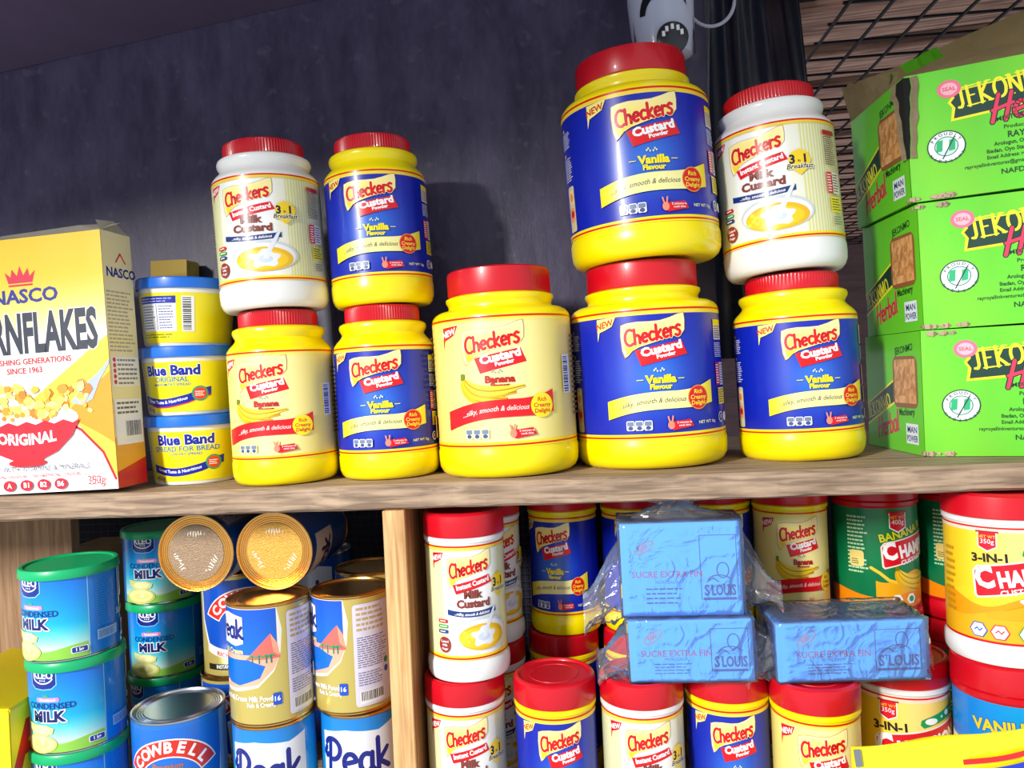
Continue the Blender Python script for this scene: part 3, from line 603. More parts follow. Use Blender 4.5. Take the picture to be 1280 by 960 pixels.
def mk_tin(name, flav, R, H, loc, yaw, label, rot=None, lid='gold', group=None, ridges=True, end=None):
    key = ('tin', flav, R, H, lid)
    if key not in _mc:
        fn = {'kleo': label_kleo, 'peak': lambda a, b: label_peak(a, b, 'gold'), 'peakb': lambda a, b: label_peak(a, b, 'blue'), 'peakd': lambda a, b: label_peak(a, b, 'dark'), 'cowg': lambda a, b: label_cowbell(a, b, 'gold'), 'cowb': lambda a, b: label_cowbell(a, b, 'blue')}[flav]
        s = H*.95; a = fn(s, PI*R*.985/s*.999).mesh('label', (R*.985, 0, 0), R*.985*2*PI/64, M_CAN)
        metal = M_STEEL if lid in ('steel', 'green') else M_GOLD
        body = lathe_mesh('tin_body', [(.9*R, .004*H), (.97*R, 0), (R, .004*H), (R, .016*H), (.98*R, .022*H), (.98*R, .978*H), (R, .984*H), (R, .996*H), (.985*R, H), (.955*R, .998*H), (.94*R, .990*H), (.93*R, .978*H), (.1*R, .978*H)], 64); body.materials.append(metal)
        _mc[key] = (body, a)
        if lid == 'green':
            g = lathe_mesh('green_lid', [(R*1.0, .90*H), (R*1.035, .90*H), (R*1.04, .905*H), (R*1.03, .992*H), (R*1.01, 1.004*H), (R*.97, 1.006*H), (R*.93, 1.002*H), (R*.91, .985*H), (R*.1, .983*H)], 72); g.materials.append(M_GREENLID); _mc[key] = (body, a, g)
        else:
            P = [(.935*R, .979*H)]
            for k in range(1, 4): P += [(R*(.93-.05*k+.012), .980*H), (R*(.93-.05*k), .985*H), (R*(.93-.05*k-.012), .980*H)]
            P += [(.74*R, .980*H), (.72*R, .986*H), (.70*R, .986*H), (.05*R, .986*H)]
            g = lathe_mesh('tin_end', P, 64); g.materials.append(metal); _mc[key] = (body, a, g)
    q = _mc[key]; t = empty(name, loc, (0, 0, rad(yaw))); tag(t, label, 'tin', group)
    if rot is not None: t.rotation_euler = rot
    link('body', q[0], None, t); o = link('printed_label', q[1], None, t); o.location.z = H*.025; link('lid' if lid == 'green' else 'top_end', q[2], None, t)
    return t

# ------------------------------------------------------------------ structure
FLOOR_Z = -0.400
def slab(name, a, b, m, kind='structure', bev=.001):
    bm = bmesh.new(); box(bm, *a, *b, bev=bev); o = bm_obj(name, bm, m)
    if kind: o['kind'] = kind
    return o
# back wall: dark painted sheet with a streaky gloss
def dark_wall():
    m = bpy.data.materials.new('dark_gloss_painted_sheet'); m.use_nodes = True; nt = m.node_tree; N = nt.nodes; L = nt.links; p = N['Principled BSDF']
    tc = N.new('ShaderNodeTexCoord'); mp = N.new('ShaderNodeMapping'); mp.inputs['Scale'].default_value = (9, 1, 3.2); L.new(tc.outputs['Object'], mp.inputs[0])
    n = N.new('ShaderNodeTexNoise'); n.inputs['Scale'].default_value = 3; n.inputs['Detail'].default_value = 10; n.inputs['Roughness'].default_value = .7; L.new(mp.outputs[0], n.inputs[0])
    r = N.new('ShaderNodeValToRGB'); r.color_ramp.elements[0].position = .3; r.color_ramp.elements[1].position = .75; r.color_ramp.elements[0].color = (*lin((.19, .165, .27)), 1); r.color_ramp.elements[1].color = (*lin((.37, .34, .46)), 1)
    L.new(n.outputs[0], r.inputs[0])
    n2 = N.new('ShaderNodeTexNoise'); n2.inputs['Scale'].default_value = 55; n2.inputs['Detail'].default_value = 4; L.new(tc.outputs['Object'], n2.inputs[0])
    r2 = N.new('ShaderNodeValToRGB'); r2.color_ramp.elements[0].position = .62; r2.color_ramp.elements[1].position = .72; r2.color_ramp.elements[0].color = (0, 0, 0, 1); r2.color_ramp.elements[1].color = (.35, .35, .35, 1); L.new(n2.outputs[0], r2.inputs[0])
    mx = N.new('ShaderNodeMixRGB'); mx.inputs[2].default_value = (*lin((.46, .42, .50)), 1); L.new(r2.outputs[0], mx.inputs[0]); L.new(r.outputs[0], mx.inputs[1]); L.new(mx.outputs[0], p.inputs['Base Color'])
    rr = N.new('ShaderNodeMapRange'); rr.inputs['To Min'].default_value = .30; rr.inputs['To Max'].default_value = .52; L.new(n.outputs[0], rr.inputs[0]); L.new(rr.outputs[0], p.inputs['Roughness'])
    b = N.new('ShaderNodeBump'); b.inputs['Strength'].default_value = .35; b.inputs['Distance'].default_value = .003; L.new(n.outputs[0], b.inputs['Height']); L.new(b.outputs[0], p.inputs['Normal'])
    return m
M_WALL = dark_wall()
M_DARK = mat('dark_board', (.16, .15, .22), .7, vary=.3, vscale=6)
WALL_Y = .232
slab('wall_back', (-1.3, WALL_Y, .0006), (.185, WALL_Y+.015, 1.05), M_WALL)
slab('wall_lower', (-1.3, .435, -.6), (1.2, .45, -.03), M_DARK)
# shelf board with a slightly uneven worn edge
bm = bmesh.new(); n = 120; rows = []
for i in range(n+1):
    x = -1.1+2.1*i/n; j = .0012*math.sin(x*31)+.0010*math.sin(x*83+1)+.0006*rnd.uniform(-1, 1); t = .0009*rnd.uniform(-1, 1)
    rows.append([bm.verts.new(p) for p in ((x, .42, 0), (x, .004+j, 0), (x, .0+j, -.003+t), (x, -.0005+j*.8, -.013), (x, .0+j, -.0245+t), (x, .004+j, -.027), (x, .42, -.027))])
for a, b in zip(rows, rows[1:]):
    for k in range(7): bm.faces.new((a[k], b[k], b[(k+1) % 7], a[(k+1) % 7]))
bm.faces.new(rows[0]); bm.faces.new(rows[-1][::-1])
o = bm_obj('shelf_board', bm, M_WOOD); tag(o, 'long weathered grey brown wooden shelf board carrying the custard jars', 'shelf')
o = slab('lower_shelf_board', (-1.2, -.08, FLOOR_Z-.026), (1.0, .43, FLOOR_Z), M_WOOD, None); tag(o, 'lowest wooden shelf board under the tins and canisters', 'shelf')
bm = bmesh.new(); box(bm, -.2125, .0015, FLOOR_Z, -.191, .17, -.0272, bev=.0008)
post = empty('shelf_post', (0, 0, 0)); tag(post, 'upright wooden plank dividing the lower compartment between tins and canisters', 'post')
bm_obj('plank', bm, M_POSTSIDE, post)
bm = bmesh.new(); box(bm, -.2135, -.0045, FLOOR_Z, -.190, .001, -.0272, bev=.0006); bm_obj('front_strip', bm, M_POST, post)
slab('side_board', (-1.1, .19, FLOOR_Z), (-.700, .208, -.0272), M_PLY, None); tag(bpy.data.objects['side_board'], 'wide tan plywood board behind the leftmost tins', 'board')

# dark ceiling sheet, sloping, at the left; planks and wire overhead at the right
bm = bmesh.new(); box(bm, 0, 0, 0, 1.5, 1.0, .02)
o = bm_obj('ceiling', bm, mat('purple_grey_ceiling_sheet', (.38, .32, .42), .5, vary=.15, vscale=5, bump=.3, bscale=6)); o.location = (-1.35, -.77, .500); o.rotation_euler = (0, rad(-7.6), 0); o['kind'] = 'structure'
M_PLANK = wood('rough_roof_plank', (.56, .40, .36), (.88, .70, .62), 'X', .8)
roof = empty('ceiling_planks', (0, 0, 0), (0, 0, rad(-7))); tag(roof, 'row of rough brown roof planks seen through the wire mesh', 'planks')
Y = -.12; k = 0
while Y < 2.5:
    wdt = .10+.02*rnd.random(); bm = bmesh.new(); box(bm, .22, Y, 0, 2.1, Y+wdt, .02, bev=.002)
    o = bm_obj('plank', bm, M_PLANK, roof); o.location.z = .60+.006*rnd.random(); Y += wdt+.045+.02*rnd.random(); k += 1
bm = bmesh.new(); 
for i in range(30):
    x = .355+.055*i; box(bm, x-.0018, -.10, .553, x+.0018, 2.2, .556)
for i in range(40):
    y = -.10+.06*i; box(bm, .35, y-.0018, .556, 1.96, y+.0018, .559)
o = bm_obj('overhead_wire_mesh', bm, mat('dark_wire', (.10, .08, .12), .5, .6)); tag(o, 'dark welded wire mesh stretched below the roof planks', 'wire mesh')
slab('wall_far', (-.2, 2.35, -.5), (2.6, 2.37, 1.2), mat('far_brown_board', (.36, .27, .28), .8, vary=.3, vscale=6, stretch=(1, 1, 8)))
slab('ceiling_far', (.2, -.1, .70), (2.2, 2.4, .72), M_DARK)
# fine wire behind the lower compartments
bm = bmesh.new()
for i in range(150): x = -.95+.0125*i; box(bm, x-.0005, .424, FLOOR_Z, x+.0005, .4248, -.03)
for i in range(31): z = FLOOR_Z+.005+.0125*i; box(bm, -.95, .4232, z-.0005, .92, .424, z+.0005)
o = bm_obj('fine_wire_mesh', bm, mat('grey_thin_wire', (.30, .29, .38), .5, .3)); tag(o, 'fine grey wire netting across the back of the lower shelf', 'wire netting')
bm = bmesh.new(); box(bm, .412, .33, .0005, .436, .3325, .42); box(bm, .434, .3325, .0005, .436, .36, .42)
o = bm_obj('angle_bar', bm, mat('galvanised_bar', (.62, .62, .70), .5, .4, vary=.15, vscale=30)); tag(o, 'grey upright metal angle bar between right custard jars and green cartons', 'bar')

# ------------------------------------------------------------------ upper shelf jars
def base(px, py, R): 
    p = at(px, py, Z=0); return Vector((p.x, p.y+.80*R, 0.0004))
def stack_on(loc, H, lean, px=None):
    v = rotm(lean) @ Vector((0, 0, H)); p = Vector(loc)+v
    return Vector((p.x, p.y, p.z))
def lean(dx, dy=0): return (rad(-dx), rad(dy))
RS, HS = .0585, .192
C = base(340, 607, RS); mk_jar('small', .0600, .196, label_banana, M_YEL, C, -3, lean(.8), 'smaller yellow banana custard jar under the white jar, standing by the tubs')
D = base(474, 601, RS)+Vector((0,.008,0)); mk_jar('small', .0585, .197, label_vanilla, M_YEL, D, -3, lean(.6), 'lower blue-labelled jar of the left pair, standing beside the small banana jar')
p = stack_on(C, .1966, lean(.8)); mk_jar('small', .0610, .192, label_milk, M_WHT, p+Vector((-.001, 0, 0)), -2, lean(2.2), 'white milk custard jar on top of the banana jar beside the margarine tubs')
p = stack_on(D, .1976, lean(.6)); mk_jar('small', .0600, .196, label_vanilla, M_YEL, p+Vector((.001, .010, 0)), 2, lean(1.8), 'upper blue-labelled yellow jar of the left stack, right of a white jar')
Ej = base(631, 597, .082); mk_jar('large', .0808, .232, label_banana, M_YEL, Ej, -4, lean(1.0), 'big pale-labelled banana custard jar standing alone in the middle of the shelf')
G = base(825, 588, .084)+Vector((0,.018,0)); mk_jar('large', .0875, .233, label_vanilla, M_YEL, G, -3, lean(1.1), 'big blue-labelled custard jar standing on the shelf under another big jar')
p = stack_on(G, .2336, lean(1.1)); mk_jar('large', .0875, .240, label_vanilla, M_YEL, p+Vector((.008, 0, 0)), -2, lean(2.6), 'big blue-labelled custard jar on top of its stack, below the white lamp')
I = base(1021, 576, .07); mk_jar('small', .0700, .212, label_vanilla, M_YEL, I, -5, lean(1.3), 'blue-labelled custard jar on the shelf next to the green cartons')
p = stack_on(I, .2126, lean(1.3)); mk_jar('small', .0690, .215, label_milk, M_WHT, p+Vector((-.005, 0, 0)), -33, lean(3.6), 'white milk custard jar on the right stack in front of the black bag')

# ------------------------------------------------------------------ cornflakes carton
def cornflakes():
    W, Hh, Dp = .205, .285, .050
    p = at(149, 617, Z=0); t = empty('cereal_box', (p.x-W*math.cos(rad(4)), p.y-W*math.sin(rad(-4)), .0004), (0, rad(-1.5), rad(-4)))
    tag(t, 'yellow and white cereal carton with torn open top at the left end', 'box')
    wm = mat('white_card_inside', (.86, .84, .78), .6)
    bm = bmesh.new(); th = .0006
    box(bm, 0, 0, 0, W, th, Hh); box(bm, 0, Dp-th, 0, W, Dp, Hh); box(bm, 0, 0, 0, th, Dp, Hh); box(bm, W-th, 0, 0, W, Dp, Hh); box(bm, 0, 0, 0, W, Dp, th)
    bm_obj('carton', bm, wm, t)
    A = Art(1)
    def bf(x, y):
        v = y/Hh; c = [1.0, .93, .80]
        if v > .60: k = min(1, (v-.60)/.25); c = [.95-.03*k, .88-.12*k, .80-.68*k]
        elif v > .25: c = [.95, .94, .88]
        return c
    A.grad(0, 0, W, Hh, 8, 30, bf)
    A.poly([(.10, .10), (.205, .17), (.205, .012), (.19, .04), (.16, .075), (.12, .09)], (.95, .80, .25)); A.poly([(.145, .085), (.205, .13), (.205, .05), (.19, .06)], (.90, .58, .10))
    A.poly([(0, 0), (.205, 0), (.203, .010), (.190, .040), (.165, .066), (.13, .085), (.08, .09), (0, .09)], (.97, .97, .96))
    A.stroke([(.13, .086), (.165, .067), (.190, .041), (.203, .011)], .003, (.85, .05, .1))
    A.text('NASCO', .107, .213, .0145, (.10, .15, .55), .03, wx=1.15)
    A.poly([(.088, .235), (.084, .248), (.091, .242), (.093, .251), (.099, .243), (.103, .254), (.107, .243), (.113, .251), (.115, .242), (.122, .248), (.118, .235)], (.82, .10, .25)); A.rect(.088, .2315, .118, .2335, (.82, .10, .25))
    A.text('CORNFLAKES', .106, .158, .041, (.17, .19, .25), .04, wx=.475, out=((.95, .95, .93), .001))
    A.text('NOURISHING GENERATIONS', .10, .144, .0062, (.80, .10, .25), .015); A.text('SINCE 1963', .10, .134, .0062, (.80, .10, .25), .015)
    # spoon, flakes, milk and red bowl
    A.poly([(.17, .115), (.19, .128), (.205, .142), (.205, .138), (.192, .120), (.182, .10), (.168, .094), (.155, .098)], (.66, .70, .78))
    A.ell(.095, .082, .068, .018, (.93, .94, .98), 26)
    rr = random.Random(12)
    for i in range(110):
        x = .03+.150*rr.random(); y = .083+.036*rr.random()*(1 if x > .05 else .6); r = .003+.0055*rr.random()**1.5; n = 6; c = rr.choice(((.93, .70, .22), (.96, .80, .38), (.78, .48, .10), (.97, .88, .55), (.86, .58, .15)))
        A.poly([(x+r*(.7+.5*rr.random())*math.cos(2*PI*j/n), y+r*(.6+.4*rr.random())*math.sin(2*PI*j/n)) for j in range(n)], c, up=(i % 4 == 0))
    A.poly([(.030, .079)]+[(.030+.0115*i, .079-(.003 if i % 2 else -.001)) for i in range(1, 12)]+[(.165, .080), (.155, .062), (.135, .045), (.115, .037), (.08, .037), (.06, .045), (.04, .062)], (.84, .05, .16))
    A.ell(.097, .034, .024, .005, (.75, .04, .12), 18); A.text('ORIGINAL', .098, .0545, .0115, WH, .035, wx=.95, warp=lambda a, b: (a, b+2.2*a*a))
    A.text('ENRICHED WITH VITAMINS & MINERALS', .098, .0245, .0060, (.35, .35, .45), .0, wx=.95); A.text('NO ARTIFICIAL FLAVOURS  ·  NO ARTIFICIAL COLOURS', .098, .0175, .0035, (.8, .2, .3), .01, wx=1.0)
    for i, b_ in enumerate(('A', 'B1', 'B2', 'B6')): A.ell(.072+.0215*i, .009, .0078, .0062, (.80, .06, .18), 18); A.text(b_, .072+.0215*i, .0065, .0055, WH, .02)
    A.text('350g', .181, .0065, .0095, (.80, .06, .18), .0, wx=.8); A.text('Net Wt Content', .178, .0175, .0025, (.8, .2, .3))
    o = link('front_print', A.mesh('front_print', m=M_CARD), None, t); o.location = (0, -.0003, 0)
    B = Art(1); B.ox = -.004; B.grad(.004, 0, Dp+.004, Hh, 3, 20, lambda x, y: (.93, .90-.02*y/Hh, .70) if y > .05 else (.90, .60, .20))
    B.poly([(.004, .055), (Dp+.004, .07), (Dp+.004, .0), (.004, 0)], (.93, .66, .2)); B.poly([(.004, .018), (Dp+.004, .03), (Dp+.004, 0), (.004, 0)], (.80, .04, .12))
    B.text('NASCO', .034, .235, .010, (.10, .15, .55), .03); B.stroke([(.026, .252), (.034, .262), (.042, .252)], .002, (.85, .1, .2)); B.lines(.006, .150, .05, .220, 16, (.70, .66, .55), 3)
    B.rect(.006, .112, .052, .145, (.93, .93, .93)); B.lines(.016, .113, .05, .144, 6, (.5, .5, .5), 4); B.up()
    for i in range(5): B.ell(.011, .117+.0062*i, .0027, .0027, (.8, .1, .2), 8, up=False)
    B.rect(.006, .047, .052, .098, (.95, .95, .95)); B.barcode(.022, .05, .05, .075, 3, False); B.lines(.01, .08, .05, .096, 3, (.4, .4, .4), 3)
    o = link('side_print', B.mesh('side_print', m=M_CARD), None, t); o.location = (W+.0003, 0, 0); o.rotation_euler = (0, 0, rad(90))
    # open top flaps
    bm = bmesh.new(); vs = [bm.verts.new(q) for q in ((.0, .0, Hh), (W, 0, Hh), (W+.004, .03, Hh+.012), (.16, .026, Hh+.014), (.10, .03, Hh+.012), (0, .035, Hh+.012))]; bm.faces.new(vs); bmesh.ops.solidify(bm, geom=list(bm.faces), thickness=.0006)
    bm_obj('top_flap', bm, wm, t)
    bm = bmesh.new(); vs = [bm.verts.new(q) for q in ((W, .0, Hh), (W, Dp, Hh), (W+.004, Dp-.006, Hh-.0), (W-.008, .035, Hh+.016), (W-.012, .010, Hh+.014))]; bm.faces.new([vs[i] for i in (0, 1, 3, 4)]); bmesh.ops.solidify(bm, geom=list(bm.faces), thickness=.0006)
    bm_obj('side_flap', bm, wm, t)
cornflakes()

# ------------------------------------------------------------------ margarine tubs
def tub_label(front=True, sub='ORIGINAL', s2='MEDIUM FAT SPREAD', low=False):
    R = .0525; Hh = .062; A = Art(1, .94); U = PI*R*.999
    A.rect(-U, 0, U, Hh, (.95, .89, .06)); 
    def feat(o):
        A.ox = o
        A.text('Blue Band', .0, .046, .0115, (.03, .12, .60), .045, wx=.98, out=((.97, .97, .97), .0007)); A.text(sub, 0, .0375, .006, (.10, .45, .75), .015); A.text(s2, 0, .0325, .0032, (.10, .40, .7), .01)
        xs = [-.045+.09*i/20 for i in range(21)]; f = lambda x: .0155+.004*math.sin(x*60-.8)+max(0, x-.02)*.25
        if not low: A.band(xs, lambda x: f(x)-.0065, lambda x: f(x)+.002, (.90, .15, .25))
        A.band(xs, lambda x: f(x)-.005, lambda x: f(x)+.005, (.03, .12, .62)); A.text('Great Taste & Nutritious', -.010, .0145, .0037, WH, .02, warp=lambda a, b: (a, b+.004*math.sin((a-.01)*60-.8)))
        A.ell(.032, .022, .0095, .0095, (.15, .60, .45), 22); A.ell(.032, .022, .0075, .0075, (.88, .25, .12), 22); A.lines(.0265, .0185, .0375, .0255, 3, WH, 3)
        A.text('450g', -.036, .0015, .0055, (.10, .2, .6), .01); A.ox = 0
    if front: feat(.004)
    A.ox = 0; o = 0 if not front else -.115
    if not front:
        A.poly([(-U, 0), (-.04, 0), (-.047, Hh), (-U, Hh)], (.93, .93, .95)); A.rect(-.032, .0145, .018, .058, WH); A.rect(-.032, .049, .018, .058, (.08, .15, .65)); A.lines(-.030, .050, .016, .0565, 2, (.75, .8, .95), 3, .3)
        A.rect(-.031, .0155, .0175, .0485, (.94, .94, .95)); A.lines(-.029, .017, -.008, .047, 9, (.25, .3, .6), 3, .35); A.lines(-.003, .017, .015, .047, 9, (.25, .3, .6), 4, .35); A.rect(-.006, .016, -.0052, .048, (.2, .25, .6)); A.barcode(.024, .014, .038, .058, 3)
        A.lines(-.03, .006, .02, .012, 2, (.3, .35, .1), 5, .3)
    else:
        A.lines(-.075, .01, -.045, .055, 9, (.6, .6, .3), 2, .3)
    return A.mesh('tub_label', (R, .09, 0), R*2*PI/64)
def mk_tub(loc, yaw, front, sub, s2, low, label, lean_):
    t = empty('margarine_tub', loc, (lean_[1], lean_[0], rad(yaw))); tag(t, label, 'tub'); t.scale = (.94, .94, 1.0)
    link('body', lathe_mesh('tub_body', [(.045, 0), (.0505, .0), (.0518, .002), (.0570, .062), (.0578, .064), (.0578, .068), (.0595, .0695), (.0595, .0715), (.02, .0715)], 64), M_TUB, t)
    link('lid', lathe_mesh('tub_lid', [(.058, .068), (.0615, .068), (.0618, .0695), (.0612, .0793), (.060, .0806), (.056, .0806), (.055, .079), (.01, .079)], 72), M_BLUELID, t)
    o = link('paper_label', tub_label(front, sub, s2, low), None, t); o.location.z = .004
p = at(219, 613, Z=0); T0 = Vector((p.x-.020, p.y+.092, .0004))
mk_tub(T0, 8, True, 'SPREAD FOR BREAD', 'LOW FAT SPREAD', True, 'lowest yellow margarine tub of the stack, standing on the shelf', (0, 0))
mk_tub(T0+Vector((-.003, 0, .0810)), -2, True, 'ORIGINAL', 'MEDIUM FAT SPREAD', False, 'middle margarine tub of the stack of three, blue lid', (0, 0))
mk_tub(T0+Vector((-.006, .003, .1620)), -6, False, '', '', False, 'top margarine tub, turned to show its nutrition table', (rad(1.5), 0))
# small yellow packet standing behind the tubs
bm = bmesh.new(); box(bm, -.025, 0, 0, .028, .03, .286, bev=.002); pk = at(208, 400, Y=.19)
t = empty('yellow_packet', (pk.x-.004, .195, .0005), (0, rad(1.5), rad(-6))); tag(t, 'narrow yellow packet peeping over the top margarine tub', 'packet')
bm_obj('packet_box', bm, mat('yellow_card', (.93, .85, .30), .35, coat=.4, vary=.15, vscale=40), t)
bm = bmesh.new(); box(bm, -.0255, -.0005, .262, .0285, -.0002, .2865); bm_obj('gold_band', bm, mat('dull_gold_print', (.66, .55, .20), .35, .3), t)

# ------------------------------------------------------------------ green cartons
SLAB = [('J', [([(.30, .66), (.30, .14), (.22, .03), (.10, .03), (.04, .12)], .1)], .42)]
def serif_word(A, word, x, y, h, col, rot=0, wx=1.0, out=None):
    G = {'J': ([[(.26, .97), (.26, .2), (.18, .04), (.04, .06)]], [(.12, .40, .97)], .46), 'E': ([[(.12, 0), (.12, 1)]], [(.0, .52, .97), (.0, .52, .03), (.12, .42, .5)], .60), 'K': ([[(.12, 0), (.12, 1)], [(.50, .97), (.14, .45), (.56, .03)]], [(.0, .24, .97), (.0, .24, .03), (.40, .66, .97), (.44, .70, .03)], .72),
         'O': ([arc(.34, .5, .28, .46, 0, 360, 16)], [], .70), 'N': ([[(.12, 0), (.12, .97)], [(.12, .95), (.58, .05)], [(.58, .05), (.58, 1)]], [(.0, .22, .97), (.0, .24, .03), (.46, .70, .97)], .74), 'M': ([[(.12, 0), (.12, .97), (.38, .1), (.66, .97), (.66, 0)]], [(.0, .20, .97), (.0, .24, .03), (.60, .78, .97), (.54, .80, .03)], .86)}
    adv = sum(G[c][2] for c in word)*h*wx; c_, s_ = math.cos(rad(rot)), math.sin(rad(rot))
    def go(colr, e):
        A.up(); cx = 0
        for ch in word:
            st, se, ad = G[ch]
            for S in st: A.stroke([(x+(cx+a*h*wx)*c_-b*h*s_, y+(cx+a*h*wx)*s_+b*h*c_) for a, b in S], h*.125+2*e, colr, up=False, cap=5)
            for a0, a1, b in se: A.stroke([(x+(cx+a*h*wx)*c_-b*h*s_, y+(cx+a*h*wx)*s_+b*h*c_) for a in (a0, a1)], h*.07+2*e, colr, up=False, cap=5)
            cx += ad*h*wx
    if out: go(*out)
    go(col, 0)
GRN = (.42, .80, .16)
def carton_front(W, Hh):
    A = Art(1, Hh/.150); Hh = .150; A.grad(0, 0, W, Hh, 14, 8, lambda x, y: (.42+.04*math.sin(x*40+y*20), .81+.02*math.sin(x*70), .16))
    sx = .040
    A.poly([(sx, .122), (sx+.004, .116), (sx, .110), (sx+.004, .104), (sx+.002, .088), (W, .108), (W, .146)], (.95, .90, .10)); A.poly([(sx+.003, .121), (sx+.007, .115), (sx+.003, .110), (sx+.007, .103), (sx+.005, .091), (W, .1105), (W, .1435)], (.02, .22, .17))
    serif_word(A, 'JEKONMO', sx+.010, .101, .024, (.95, .92, .15), rot=7, wx=.80)
    A.script('Herbal', sx+.078, .082, .036, .0036, (.88, .20, .35), rot=5, shear=.2, wx=.75, out=((.10, .15, .1), .0012)); A.text('MIXTURE', sx+.058, .0805, .0048, (.05, .2, .12), .02, rot=4)
    A.ell(sx+.002, .126, .0115, .0105, (.93, .45, .55), 22); A.ell(sx+.002, .126, .008, .0072, (.97, .70, .75), 18); A.text('SEAL', sx+.002, .124, .0042, (.85, .3, .4), .02)
    DG = (.06, .22, .10)
    A.text('Produced and Marketed by', sx+.05, .070, .0042, DG, .015, al='l'); A.text('RAY ROYAL LINK VENTURES', sx+.053, .0595, .0068, DG, .02, al='l', wx=.85); A.text('Arologun, Off Lagos-Ibadan Road,', sx+.040, .052, .0042, DG, .02, al='l', wx=.85); A.text('Ibadan, Oyo State. Tel: 0', sx+.033, .0445, .0042, DG, .02, al='l', wx=.85)
    A.text('Email Address: rayroyallink', sx+.033, .0375, .0040, DG, .015, al='l', wx=.85); A.text('rayroyallinkventures@gmail.com,', sx+.012, .0300, .0040, DG, .01, al='l', wx=.85); A.text('NAFDAC REG. NO.', sx+.045, .019, .0056, DG, .015, al='l')
    cx, cy = .036, .060; A.ell(cx, cy, .0185, .0185, (.06, .25, .2), 30); A.ell(cx, cy, .0172, .0172, (.93, .96, .95), 30); A.ell(cx, cy, .0115, .0115, (.2, .45, .4), 26); A.ell(cx, cy, .0105, .0105, (.80, .93, .90), 26)
    arc_text(A, 'PROUDLY', cx, cy, .0130, .0034, (.1, .3, .3), 160, 20, .02); arc_text(A, 'NIGERIAN', cx, cy, .0160, .0030, (.1, .3, .3), 205, 340, .02)
    for i, c in enumerate(((.15, .70, .45), (.95, .97, .96), (.15, .70, .45))): A.poly([(cx-.010+.006*i, cy-.006), (cx-.004+.006*i, cy-.005), (cx-.003+.006*i, cy+.008), (cx-.009+.006*i, cy+.007)], c, up=(i == 0))
    A.stroke([(cx-.004, cy-.014), (cx+.008, cy+.010)], .0012, (.1, .2, .2))
    return A.mesh('front_print', m=M_CARD)
def carton_side(W, Hh):
    A = Art(1, Hh/.150); Hh = .150; A.rect(0, 0, W, Hh, (.40, .78, .15))
    A.poly([(0, .058), (W*.62, .098), (W*.62, .066), (0, .028)], (.95, .90, .10)); A.poly([(0, .056), (W*.62, .095), (W*.62, .069), (0, .031)], (.02, .22, .17)); serif_word(A, 'JEKONMO', .004, .037, .018, (.90, .88, .15), rot=17, wx=.80)
    A.script('Herbal', W*.40, .020, .030, .0036, (.80, .15, .30), rot=14, shear=.2, wx=.7)
    A.text('JEKONMO', W*.72, .1255, .0085, (.06, .25, .15), .02, rot=6, wx=.8)
    n = 9; rr = random.Random(3); x0, x1, y0, y1 = W*.52, W*.93, .056, .121
    A.rrect(x0, y0, x1, y1, .010, (.55, .36, .20)); A.grad(x0+.004, y0+.006, x1-.004, y1-.004, n, 6, lambda x, y: rr.choice(((.80, .55, .32), (.90, .70, .48), (.68, .45, .25), (.85, .62, .38))))
    A.text('Machinery', W*.74, .047, .0085, (.05, .22, .12), .02, rot=3, wx=.75); A.rect(W*.72, .012, W*.92, .037, (.88, .92, .95)); A.text('MAN', W*.82, .026, .0075, (.15, .15, .4), .02); A.text('POWER', W*.82, .015, .0075, (.15, .15, .4), .02, wx=.7)
    return A.mesh('side_print', m=M_CARD)
CW, CH, CD = .30, .138, .15
_cf = carton_front(CW, CH)
SIDE_DIR = Vector((-.028, 1, 0)).normalized(); FRONT_DIR = Vector((math.cos(rad(-17)), math.sin(rad(-17)), 0)); _cs = carton_side(CD, CH)
M_KRAFT = mat('brown_corrugated_card', (.72, .64, .47), .8, bump=.4, bscale=80, vary=.08, vscale=20)
M_KRAFTD = mat('torn_grey_card', (.70, .62, .50), .85, bump=.5, bscale=120, vary=.15, vscale=60)
M_GRN = mat('green_printed_card', GRN, .45, vary=.06, vscale=30)
def grid_panel(P00, P10, P01, P11, nu, nv, wob, seed, ragged=0):
    """crumpled sheet through four corners"""
    r = random.Random(seed); bm = bmesh.new(); g = []
    P00, P10, P01, P11 = map(Vector, (P00, P10, P01, P11)); nrm = (P10-P00).cross(P01-P00).normalized()
    for j in range(nv+1):
        row = []
        for i in range(nu+1):
            u, v = i/nu, j/nv
            if ragged and j == nv: v += r.uniform(-ragged, ragged*.4)
            p = P00*(1-u)*(1-v)+P10*u*(1-v)+P01*(1-u)*v+P11*u*v; edge = (j in (0,)) 
            row.append(bm.verts.new(p+nrm*(0 if edge else r.uniform(-wob, wob))))
        g.append(row)
    for j in range(nv):
        for i in range(nu): bm.faces.new((g[j][i], g[j][i+1], g[j+1][i+1], g[j+1][i]))
    bmesh.ops.solidify(bm, geom=list(bm.faces), thickness=.0016); return bm
